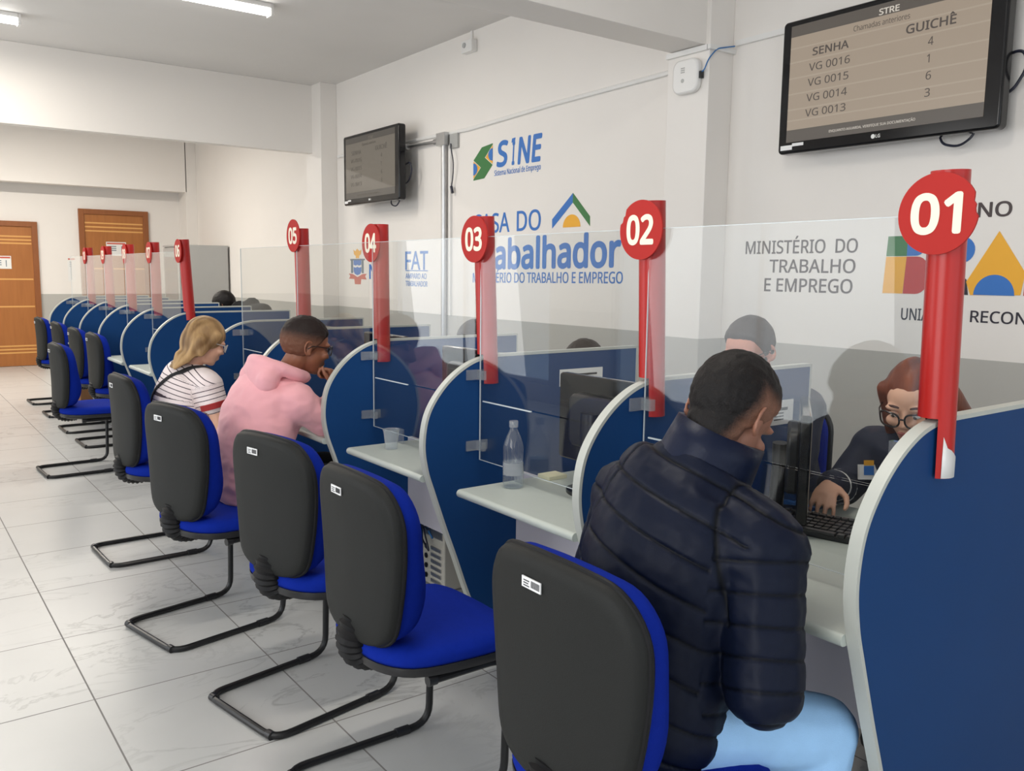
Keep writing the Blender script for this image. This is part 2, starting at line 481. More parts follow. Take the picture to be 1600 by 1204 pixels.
_G = {}
FONT = None
try:        # Blender's own bundled interface font; the built-in one serves if it is missing
    import os
    FONT = bpy.data.fonts.load(os.path.join(bpy.utils.system_resource('DATAFILES', path='fonts'), 'NotoSansMath-Regular.woff2'))
except Exception:
    FONT = None
def glyphs(string, bold, track, shear):
    k = (string, bold, track, shear)
    if k in _G: return _G[k]
    def conv(t):
        c = bpy.data.curves.new('t', 'FONT'); c.body = t; c.size = 1.0; c.extrude = 0.01; c.space_character = track; c.shear = shear
        c.resolution_u = 5
        if FONT is not None: c.font = FONT
        o = bpy.data.objects.new('t', c); COL.objects.link(o)
        dg = bpy.context.evaluated_depsgraph_get()
        me = bpy.data.meshes.new_from_object(o.evaluated_get(dg))
        vs = [tuple(v.co) for v in me.vertices]; fs = [tuple(p.vertices) for p in me.polygons]
        bpy.data.objects.remove(o); bpy.data.curves.remove(c); bpy.data.meshes.remove(me)
        return vs, fs
    import unicodedata
    base, marks = '', []
    for ch in string:
        d = unicodedata.normalize('NFD', ch)
        base += d[0]
        if len(d) > 1: marks.append((len(base) - 1, d[1]))
    vs, fs = conv(base)
    hv, _ = conv('H')
    cap = max(v[1] for v in hv)
    bold = bold * cap / 0.72
    for i, mk in marks:            # accents drawn over (or under) their letters
        xa = max([v[0] for v in conv(base[:i])[0]] or [0.0]); xb = max(v[0] for v in conv(base[:i + 1])[0])
        cx = (xa + xb) / 2 + 0.03 * cap; u = cap
        quads = {'\u0301': [((-.06, 1.10), (.05, 1.10), (.20, 1.32), (.06, 1.32))],
                 '\u0302': [((-.22, 1.10), (-.10, 1.10), (.02, 1.24), (.02, 1.34), (-.05, 1.34)), ((.22, 1.10), (.10, 1.10), (-.02, 1.24), (-.02, 1.34), (.05, 1.34))],
                 '\u0303': [((-.24, 1.12), (-.08, 1.20), (-.08, 1.30), (-.24, 1.22)), ((-.08, 1.20), (.08, 1.14), (.08, 1.24), (-.08, 1.30)), ((.08, 1.14), (.24, 1.22), (.24, 1.32), (.08, 1.24))],
                 '\u0327': [((-.05, -.02), (.05, -.02), (.10, -.16), (.02, -.26), (-.12, -.24), (-.10, -.17), (.0, -.16))]}.get(mk, [])
        for q in quads:
            o_ = len(vs); n_ = len(q)
            vs = list(vs) + [(cx + a * u, b * u, -0.01) for a, b in q] + [(cx + a * u, b * u, 0.01) for a, b in q]
            fs = list(fs) + [tuple(o_ + j for j in range(n_))[::-1], tuple(o_ + n_ + j for j in range(n_))] + [(o_ + j, o_ + (j + 1) % n_, o_ + n_ + (j + 1) % n_, o_ + n_ + j) for j in range(n_)]
    if bold > 0.001:        # heavier strokes: the same letters laid over each other a hair apart
        base_v, base_f = vs, fs
        vs, fs = [], []
        dirs = [(0, 0)] + [(math.cos(PI * j / 4), math.sin(PI * j / 4)) for j in range(8)]
        for j, (dx, dy) in enumerate(dirs):
            o_ = len(vs)
            vs += [(v[0] + bold * dx, v[1] + bold * dy, v[2] * (1 + 0.03 * j)) for v in base_v]
            fs += [tuple(i + o_ for i in f) for f in base_f]
    _G[k] = (vs, fs, min(v[0] for v in vs), max(v[0] for v in vs), cap)
    return _G[k]

def thing(name, label, cat, loc=(0, 0, 0), rotz=0.0, group=None):
    o = bpy.data.objects.new(name, None)
    COL.objects.link(o)
    o.location = loc; o.rotation_euler = (0, 0, rotz)
    o.empty_display_size = 0.1
    return tag(o, label, cat, group)

def tag(o, label, cat, group=None, kind=None):
    o['label'] = label; o['category'] = cat
    if group: o['group'] = group
    if kind: o['kind'] = kind
    return o

def struct(o):
    o['kind'] = 'structure'
    return o

def copy_tree(root, loc=None, rotz=None, label=None):
    def cp(o, par):
        c = o.copy(); COL.objects.link(c)
        if par is not None:
            c.parent = par
            if 'label' in c and 'category' not in c: pass
        for ch in list(o.children): cp(ch, c)
        return c
    c = cp(root, None)
    if loc is not None: c.location = loc
    if rotz is not None: c.rotation_euler = (0, 0, rotz)
    if label: c['label'] = label
    return c

def rrect(w, h, r, n=6):
    """rounded rectangle outline centred at 0"""
    out = []
    for cx, cy, a0 in ((w / 2 - r, h / 2 - r, 0), (-w / 2 + r, h / 2 - r, 90), (-w / 2 + r, -h / 2 + r, 180), (w / 2 - r, -h / 2 + r, 270)):
        for i in range(n + 1):
            a = math.radians(a0 + 90 * i / n)
            out.append((cx + r * math.cos(a), cy + r * math.sin(a)))
    return out

def fillet_path(pts, r, n=6):
    """polyline with rounded corners"""
    pts = [np.asarray(p, float) for p in pts]
    out = [pts[0]]
    for i in range(1, len(pts) - 1):
        a = nrm(pts[i - 1] - pts[i]); b = nrm(pts[i + 1] - pts[i])
        ra = min(r, np.linalg.norm(pts[i - 1] - pts[i]) * 0.48, np.linalg.norm(pts[i + 1] - pts[i]) * 0.48)
        p0 = pts[i] + a * ra; p2 = pts[i] + b * ra
        for k in range(n + 1):
            t = k / n
            out.append((1 - t) ** 2 * p0 + 2 * t * (1 - t) * pts[i] + t * t * p2)
    out.append(pts[-1])
    return out

# ------------------------------------------------------------------ setting: room shell
struct(MB().box((XL - 0.2, YB - 0.2, -0.1), (XW + 0.2, YF + 0.2, 0)).build('floor', M['floor']))
struct(MB().box((XL - 0.2, YB - 0.2, CEIL), (XW + 0.2, YF + 0.2, CEIL + 0.12)).build('ceiling', M['ceiling']))
struct(MB().box((XW, YB, 0), (XW + 0.15, YF, CEIL)).build('wall_right', M['wall']))
wl = MB()
edges = [YB] + [v for w_ in WIN_L for v in w_] + [YF]
for i in range(0, len(edges), 2):
    wl.box((XL - 0.15, edges[i], 0), (XL, edges[i + 1], CEIL))
for a, b in WIN_L:
    wl.box((XL - 0.15, a, 2.85), (XL, b, CEIL)); wl.box((XL - 0.15, a, 0), (XL, b, 0.2))
struct(wl.build('wall_left', M['wall']))
wb = MB()
wb.box((XL, YB - 0.15, 0), (-1.9, YB, CEIL)); wb.box((3.5, YB - 0.15, 0), (XW, YB, CEIL))
wb.box((-1.9, YB - 0.15, 2.85), (3.5, YB, CEIL)); wb.box((-1.9, YB - 0.15, 0), (3.5, YB, 0.2))
struct(wb.build('wall_back', M['wall']))
wn = 0
for a, b in WIN_L:
    wn += 1
    fr = MB()
    for y in (a, (a + b) / 2 - 0.02, b - 0.05):
        fr.box((XL - 0.1, y, 0.2), (XL - 0.05, y + 0.05, 2.85))
    fr.box((XL - 0.1, a, 0.2), (XL - 0.05, b, 0.25)); fr.box((XL - 0.1, a, 2.8), (XL - 0.05, b, 2.85))
    w_ = struct(fr.build('window_%d' % wn, M['alu']))
    MB().box((XL - 0.08, a + 0.04, 0.24), (XL - 0.074, b - 0.04, 2.81)).build('pane', M['pane'], w_)
fr = MB()
for x in (-1.9, 0.0, 1.75, 3.45):
    fr.box((x, YB - 0.1, 0.2), (x + 0.05, YB - 0.05, 2.85))
fr.box((-1.9, YB - 0.1, 0.2), (3.5, YB - 0.05, 0.25)); fr.box((-1.9, YB - 0.1, 2.8), (3.5, YB - 0.05, 2.85))
w_ = struct(fr.build('window_4', M['alu']))
MB().box((-1.86, YB - 0.08, 0.24), (3.46, YB - 0.074, 2.81)).build('pane', M['pane'], w_)
# far wall
struct(MB().box((XL, YF, 0), (XW, YF + 0.15, CEIL)).build('wall_far', M['wall']))
# pilasters and beams
struct(MB().box((4.04, 2.65, 0), (XW, 2.98, CEIL)).build('trim_1', M['wall'], bevel=0.004))
struct(MB().box((4.06, 8.15, 0), (XW, 8.55, CEIL)).build('trim_2', M['wall'], bevel=0.004))
struct(MB().box((4.08, 13.3, 0), (XW, YF, CEIL)).build('trim_3', M['wall'], bevel=0.004))
struct(MB().box((XL, 2.68, 2.79), (4.06, 2.95, CEIL)).build('trim_4', M['wall'], bevel=0.004))
struct(MB().box((XL, 8.38, 2.75), (4.08, 8.5, CEIL)).build('trim_5', M['wall'], bevel=0.004))
struct(MB().box((XL, 13.3, 2.655), (4.1, 13.5, CEIL)).build('trim_6', M['wall'], bevel=0.004))

# doors in the far wall
def door(n, x0, x1, z1, lines, knob_left):
    y = YF - 0.02
    fw = 0.075
    f = MB().box((x0, y - 0.03, 0), (x0 + fw, YF, z1)).box((x1 - fw, y - 0.03, 0), (x1, YF, z1)).box((x0 + fw, y - 0.03, z1 - fw), (x1 - fw, YF, z1))
    fo = struct(f.build('door_%d' % n, M['doorframe'], bevel=0.004))
    MB().box((x0 + fw, y - 0.005, 0.005), (x1 - fw, y + 0.02, z1 - fw)).build('door_leaf', M['doorwood'], fo)
    il = MB()
    for z in lines:
        il.box((x0 + fw + 0.01, y - 0.007, z - 0.011), (x1 - fw - 0.01, y - 0.004, z + 0.011))
    il.build('inlay', M['inlay'], fo)
    hx = x0 + 0.14 if knob_left else x1 - 0.14
    MB().cyl((hx, y - 0.005, 1.02), (hx, y - 0.05, 1.02), 0.012).cyl((hx, y - 0.05, 1.02), (hx + (0.11 if knob_left else -0.11), y - 0.05, 1.02), 0.009).build('handle', M['galv'], fo, smooth=True)
LN = [1.90, 1.85, 1.80, 1.28, 0.88, 0.30, 0.25, 0.20]
door(1, 1.15, 2.03, 2.12, LN, True)
door(2, 2.59, 3.59, 2.345, [2.14, 2.08, 2.02, 1.45, 0.95, 0.30, 0.25], True)

# ------------------------------------------------------------------ painted signs on the right wall
EX, EY = V3(0, -1, 0), V3(0, 0, 1)
WX = XW - 0.0006
def wl_text(mb, s, yl, yr, z, h, bold=0.0, zr=None, mi=0, track=1.0, shear=0.0):
    zr = z if zr is None else zr
    ex = nrm(V3(0, yr - yl, zr - z))
    mb.text(s, (WX, yl, z), ex, EY, abs(yl - yr), h, 0.0015, bold, mi, track, shear)
def wpoly(mb, pts, mi=0, d=0.0015):
    mb.prism([(p[0], p[1]) for p in pts], 0, WX, WX - d, mi)
def arc(cy, cz, ry, rz, a0, a1, n=20):
    return [(cy + ry * math.cos(math.radians(a0 + (a1 - a0) * i / n)), cz + rz * math.sin(math.radians(a0 + (a1 - a0) * i / n))) for i in range(n + 1)]

t = thing('wall_sign', 'blue employment office logo painted high on the white wall beside the metal conduit', 'sign', (WX, 4.9, 2.3), group='painted wall signs')
mb = MB(); wl_text(mb, 'S', 5.092, 4.93, 2.326, 0.19, 0.035, shear=0.12); wl_text(mb, 'I', 4.88, 4.835, 2.325, 0.17, 0.035, shear=0.12); wl_text(mb, 'NE', 4.80, 4.484, 2.322, 0.195, 0.035, shear=0.12)
wpoly(mb, [(4.885, 2.495), (4.84, 2.498), (4.832, 2.53), (4.877, 2.527)])
mb.build('title_lettering', M['blueletter'], t)
mb = MB(); wl_text(mb, 'Sistema Nacional de Emprego', 5.121, 4.498, 2.251, 0.043, 0.008); mb.build('tagline_lettering', M['blueletter'], t)
def ic(px, py):      # sign emblem drawn in a unit frame
    return (5.439 - 0.292 * (px - 158) / 124.0, 2.235 + 0.285 * (492 - py) / 234.0)
mb = MB(); wpoly(mb, [ic(*p) for p in ((160, 352), (213, 272), (281, 258), (281, 266), (232, 345), (281, 402), (230, 485), (160, 491), (160, 483), (208, 408))])
mb.build('green_emblem', M['green'], t)
mb = MB(); wpoly(mb, [ic(*p) for p in ((160, 358), (204, 407), (160, 478))]); mb.build('yellow_emblem', M['yellow'], t)
mb = MB(); wpoly(mb, [ic(*p) for p in ((281, 272), (237, 345), (281, 396))]); mb.build('yellow_emblem', M['yellow'], t)
mb = MB()
wpoly(mb, [ic(160 + 26 * math.cos(a), 414 + 42 * math.sin(a)) for a in [(-90 + 180 * i / 12) * PI / 180 for i in range(13)]], d=0.003)
mb.build('blue_emblem', M['blueletter'], t)
mb = MB(); wpoly(mb, [ic(281 - 26 * math.cos(a), 332 + 42 * math.sin(a)) for a in [(-90 + 180 * i / 12) * PI / 180 for i in range(13)]], d=0.003)
mb.build('blue_emblem', M['blueletter'], t)

t = thing('wall_sign', 'large blue lettering with a roof emblem painted on the wall between posts 02 and 03', 'sign', (WX, 4.5, 1.6), group='painted wall signs')
mb = MB(); wl_text(mb, 'CASA', 5.43, 4.90, 1.787, 0.155, 0.012); mb.build('top_lettering', M['blueletter'], t)
mb = MB(); wl_text(mb, 'DO', 4.80, 4.486, 1.789, 0.155, 0.012); mb.build('top_lettering', M['blueletter'], t)
mb = MB(); wl_text(mb, 'Trabalhador', 5.43, 3.572, 1.484, 0.225, 0.034, 1.506); mb.build('main_lettering', M['blueletter'], t)
mb = MB(); wl_text(mb, 'MINISTÉRIO DO TRABALHO E EMPREGO', 5.434, 3.547, 1.366, 0.080, 0.012, 1.386); mb.build('bottom_lettering', M['blueletter'], t)
mb = MB(); wpoly(mb, [(4.343, 1.792), (4.104, 1.975), (4.104, 2.045), (4.345, 1.862)]); mb.build('roof_left', M['blueletter'], t)
mb = MB(); wpoly(mb, [(4.104, 1.975), (3.906, 1.795), (3.908, 1.865), (4.104, 2.045)]); mb.build('roof_right', M['green'], t)
mb = MB(); wpoly(mb, arc(4.114, 1.795, 0.101, 0.093, 0, 180)); mb.build('sun', M['yellow'], t)

t = thing('wall_sign', 'small blue three letter worker fund sign painted on the wall under the farther screen', 'sign', (WX, 6.4, 1.45), group='painted wall signs')
mb = MB(); wl_text(mb, 'FAT', 6.629, 6.195, 1.474, 0.172, 0.012); wpoly(mb, [(6.625, 1.459), (6.2, 1.459), (6.2, 1.467), (6.625, 1.467)])
wl_text(mb, 'AMPARO AO', 6.623, 6.225, 1.386, 0.05, 0.01); wl_text(mb, 'TRABALHADOR', 6.624, 6.207, 1.313, 0.05, 0.01)
mb.build('lettering', M['blueletter'], t)

t = thing('wall_sign', 'town crest with yellow crown and red ribbon painted on the wall left of post 04', 'sign', (WX, 7.67, 1.5), group='painted wall signs')
def cr(px, py):
    return (7.886 - 0.423 * (px - 170) / 185.0, 1.308 + 0.387 * (560 - py) / 375.0)
mb = MB(); wpoly(mb, [cr(*p) for p in ((222, 195), (240, 215), (262, 186), (285, 215), (304, 195), (298, 245), (280, 262), (280, 284), (246, 284), (246, 262), (228, 245))]); mb.build('crown', M['yellow'], t)
mb = MB()
wpoly(mb, [cr(*p) for p in ((186, 292), (338, 292), (338, 308), (326, 308), (326, 440), (306, 440), (306, 308), (216, 308), (216, 440), (194, 440), (194, 308), (186, 308))])
mb.build('frame', M['greypaint'], t)
mb = MB(); wpoly(mb, [cr(*p) for p in ((222, 306), (302, 306), (302, 352), (280, 362), (262, 352), (244, 362), (222, 352))], d=0.002)
wpoly(mb, [cr(*p) for p in ((222, 376), (244, 384), (262, 374), (280, 384), (302, 376), (302, 420), (290, 448), (262, 462), (234, 448), (222, 420))], d=0.002); mb.build('shield', M['blueletter'], t)
mb = MB(); wpoly(mb, [cr(*p) for p in ((170, 445), (212, 450), (262, 482), (312, 450), (356, 445), (340, 472), (356, 505), (300, 502), (294, 556), (234, 556), (228, 502), (170, 500), (186, 472))], d=0.0015); mb.build('ribbon', M['crestred'], t)
mb = MB(); wl_text(mb, 'N', 7.40, 7.24, 1.375, 0.148, 0.02); mb.build('lettering', M['blueletter'], t)

t = thing('wall_sign', 'dark ministry lettering with big coloured country letters painted on the wall behind post 01', 'sign', (WX, 1.6, 1.5), group='painted wall signs')
mb = MB()
wl_text(mb, 'MINISTÉRIO  DO', 2.491, 1.753, 1.578, 0.073, 0.01)
wl_text(mb, 'TRABALHO', 2.313, 1.760, 1.469, 0.073, 0.01)
wl_text(mb, 'E EMPREGO', 2.343, 1.770, 1.36, 0.074, 0.012)
mb.build('ministry_lettering', M['darkletter'], t)
mb = MB(); wl_text(mb, 'GOVERNO', 1.50, 0.985, 1.735, 0.066, 0.02); mb.build('top_lettering', M['darkletter'], t)
mb = MB(); wl_text(mb, 'FEDERAL', 0.90, 0.40, 1.735, 0.066, 0.02); mb.build('top_lettering', M['darkletter'], t)
mb = MB(); wl_text(mb, 'UNIÃO E', 1.485, 1.245, 1.234, 0.058, 0.012); mb.build('bottom_lettering', M['navyletter'], t)
mb = MB(); wl_text(mb, 'RECONSTRUÇÃO', 1.136, 0.52, 1.239, 0.054, 0.012); mb.build('bottom_lettering', M['navyletter'], t)
mb = MB(); wpoly(mb, [(1.587, 1.556), (1.476, 1.556), (1.476, 1.657), (1.582, 1.657)]); mb.build('green_block', M['green'], t)
mb = MB(); wpoly(mb, [(1.596, 1.366), (1.486, 1.366), (1.476, 1.553), (1.587, 1.553)]); mb.build('yellow_block', M['yellow'], t)
mb = MB(); wpoly(mb, [(1.476, 1.556), (1.476, 1.657), (1.43, 1.657)] + arc(1.43, 1.6065, -0.05, 0.05, 90, -90, 12)); wpoly(mb, [(1.30, 1.52), (1.30, 1.645), (1.2, 1.645)] + arc(1.2, 1.5825, -0.062, 0.0625, 90, -90, 12)); mb.build('blue_block', M['blueletter'], t)
mb = MB(); wpoly(mb, [(1.484, 1.366), (1.476, 1.553), (1.42, 1.553)] + arc(1.42, 1.4595, -0.07, 0.0935, 90, -90, 14)); mb.build('red_block', M['signred'], t)
mb = MB(); wpoly(mb, [(1.345, 1.366), (1.25, 1.366), (1.25, 1.645), (1.345, 1.645)]); mb.build('yellow_stem', M['yellow'], t)
mb = MB(); wpoly(mb, [(1.33, 1.37), (1.155, 1.367), (1.168, 1.44), (1.25, 1.52)], d=0.001); mb.build('dark_leg', M['navyletter'], t)
mb = MB(); wpoly(mb, [(1.145, 1.367), (0.918, 1.372), (0.905, 1.475), (1.033, 1.667), (1.168, 1.43)], d=0.002); mb.build('yellow_peak', M['yellow'], t)
mb = MB(); wpoly(mb, arc(1.037, 1.369, 0.093, 0.096, 0, 180), d=0.003); mb.build('blue_sun', M['blueletter'], t)
mb = MB(); wpoly(mb, [(0.905, 1.37), (0.78, 1.37), (0.78, 1.655), (0.905, 1.50)]); mb.build('red_letter', M['signred'], t)

# ------------------------------------------------------------------ things fixed to the walls and the ceiling
t = thing('cable_trunking', 'thin white cable trunking along the wall from the far screen to the column', 'trunking', (4.24, 5, 2.7))
MB().sweep([V3(XW - 0.012, 8.1, 2.70), V3(XW - 0.012, 6.3, 2.685), V3(XW - 0.012, 5.5, 2.675), V3(XW - 0.012, 4.3, 2.72), V3(XW - 0.012, 2.99, 2.745)], [(0.016, 0.011)] * 5, side=V3(0, 0, 1), n=8).build('duct', M['whitepl'], t)
t = thing('cable_trunking', 'short white cable trunking on the column above the wireless router', 'trunking', (4.03, 2.8, 2.77))
MB().box((4.018, 2.655, 2.755), (4.04, 2.98, 2.785)).box((4.02, 2.628, 2.757), (XW, 2.65, 2.783)).build('duct', M['whitepl'], t)
t = thing('cable_trunking', 'white cable trunking on the wall running behind the nearer screen', 'trunking', (4.24, 1.8, 2.8))
MB().box((XW - 0.022, 0.2, 2.80), (XW, 2.62, 2.832)).build('duct', M['whitepl'], t)
t = thing('wireless_router', 'white rounded wireless router mounted on the column near the ceiling beam', 'router', (4.04, 2.78, 2.64))
mb = MB(); mb.prism([(2.80 + y, 2.625 + z) for y, z in rrect(0.2, 0.2, 0.055)], 0, 4.04, 3.995); mb.build('case', M['whitepl'], t, smooth=True, bevel=0.012)
mb = MB().cyl((3.998, 2.815, 2.60), (3.9935, 2.815, 2.60), 0.012)
mb.build('indicator', M['greypl'], t)
mb = MB()
for k in range(3): mb.box((3.9935, 2.80, 2.645 + k * 0.012), (3.996, 2.83, 2.652 + k * 0.012))
mb.build('printed_mark', M['greypl'], t)
MB().box((4.01, 2.685, 2.60), (4.035, 2.70, 2.64)).build('socket', M['blackpl'], t)
tag(MB().sweep(fillet_path([(4.02, 2.69, 2.635), (4.01, 2.66, 2.64), (4.02, 2.64, 2.70), (4.08, 2.63, 2.765), (4.20, 2.60, 2.79)], 0.03), 0.004, n=8).build('network_cable', M['bluecable'], smooth=True), 'blue network cable from the router up to the trunking', 'cable')

t = thing('metal_conduit', 'galvanised vertical pipe on the wall between the far screen and the painted logo', 'conduit', (4.22, 5.86, 0))
MB().cyl((4.222, 5.87, 0.0), (4.222, 5.87, 2.64), 0.026).build('vertical_pipe', M['galv'], t, smooth=True)
MB().cyl((4.222, 5.87, 2.62), (4.19, 6.62, 2.63), 0.016).build('horizontal_pipe', M['galv'], t, smooth=True)
mb = MB().box((4.18, 5.80, 2.575), (4.249, 5.94, 2.685)); mb.cyl((4.21, 5.94, 2.62), (4.21, 6.0, 2.62), 0.03)
mb.build('fitting', M['galv'], t, smooth=True)
mb = MB().cyl((4.195, 6.47, 2.628), (4.19, 6.58, 2.63), 0.03).cyl((4.19, 6.60, 2.60), (4.19, 6.60, 2.66), 0.022)
mb.build('fitting', M['galv'], t, smooth=True)
MB().cyl((4.19, 6.62, 2.63), (4.17, 6.74, 2.63), 0.011).build('outlet_nipple', M['blackpl'], t, smooth=True)
t = thing('junction_box', 'grey wall junction box beside the top of the metal pipe', 'electrical box', (4.23, 5.72, 2.6))
MB().box((4.225, 5.66, 2.54), (4.25, 5.785, 2.665)).build('case', M['cabinet'], t, bevel=0.003)
MB().box((4.228, 5.775, 1.062), (4.25, 5.80, 2.54)).build('wall_channel', M['whitepl'], t)
tag(MB().sweep(fillet_path([(4.222, 5.76, 2.58), (4.20, 5.72, 2.53), (4.20, 5.68, 2.42), (4.22, 5.715, 2.30), (4.22, 5.745, 2.20)], 0.05), 0.005, n=8).cyl((4.22, 5.745, 2.21), (4.22, 5.725, 2.15), 0.013).build('power_lead', M['cable'], smooth=True), 'thin black lead with a plug hanging from the grey junction box', 'cable')
t = thing('motion_sensor', 'small white alarm sensor box high on the wall near the ceiling', 'sensor', (4.25, 5.47, 3.34))
MB().box((4.19, 5.39, 3.30), (4.25, 5.55, 3.40)).build('case', M['whitepl'], t, bevel=0.006)
MB().cyl((4.19, 5.50, 3.36), (4.183, 5.50, 3.36), 0.022).build('lens', M['greypl'], t)
MB().box((4.235, 5.45, 3.40), (4.249, 5.475, 3.48)).build('bracket', M['whitepl'], t)

def fluorescent(x, y, ln, label, power=34):
    t = thing('ceiling_lamp', label, 'lamp', (x, y, CEIL), group='fluorescent ceiling lamps')
    MB().box((x - ln / 2, y - 0.06, CEIL - 0.035), (x + ln / 2, y + 0.06, CEIL)).build('housing', M['whitepl'], t, bevel=0.006)
    MB().box((x - ln / 2 - 0.02, y - 0.05, CEIL - 0.085), (x - ln / 2, y + 0.05, CEIL)).build('end_cap', M['whitepl'], t)
    MB().box((x + ln / 2, y - 0.05, CEIL - 0.085), (x + ln / 2 + 0.02, y + 0.05, CEIL)).build('end_cap', M['whitepl'], t)
    for s in (-1, 1):
        MB().cyl((x - ln / 2, y + s * 0.03, CEIL - 0.06), (x + ln / 2, y + s * 0.03, CEIL - 0.06), 0.014).build('tube', M['tube'], t, smooth=True)
    area('lamp_light', (x, y, CEIL - 0.11), (0, 0, -1), ln, 0.12, power, (1.0, 0.93, 0.83))
fluorescent(2.02, 5.86, 1.2, 'lit fluorescent tube lamp on the ceiling, nearer to the right wall')
fluorescent(0.5, 7.4, 1.2, 'lit fluorescent tube lamp on the ceiling at the upper left corner')
fluorescent(1.8, 11.0, 1.2, 'lit tube lamp on the far ceiling behind the first beam, right one', 60)
fluorescent(0.3, 11.0, 1.2, 'lit tube lamp on the far ceiling behind the first beam, left one', 84)

fluorescent(1.3, 0.9, 1.2, 'added tube lamp out of view above the first desks, brightening the near wall', 24)  # added lamp out of view, brightens the wall around the nearer television

# ------------------------------------------------------------------ screens
M['screen'] = emit('lit beige screen', srgb(164, 148, 130), 0.85)
M['screenband'] = emit('lit grey screen band', srgb(96, 88, 80), 0.7)
M['screenrow'] = emit('lit pale screen line', srgb(174, 159, 141), 0.85)
M['screentext'] = emit('dark screen text', srgb(84, 74, 68), 0.7)
M['screenwhite'] = emit('white screen text', srgb(206, 198, 186), 0.95)
M['dimscreen'] = emit('dim beige screen', srgb(112, 104, 92), 0.75)
M['dimband'] = emit('dim screen band', srgb(84, 78, 70), 0.6)
M['dimtext'] = emit('dim screen text', srgb(88, 82, 74), 0.7)

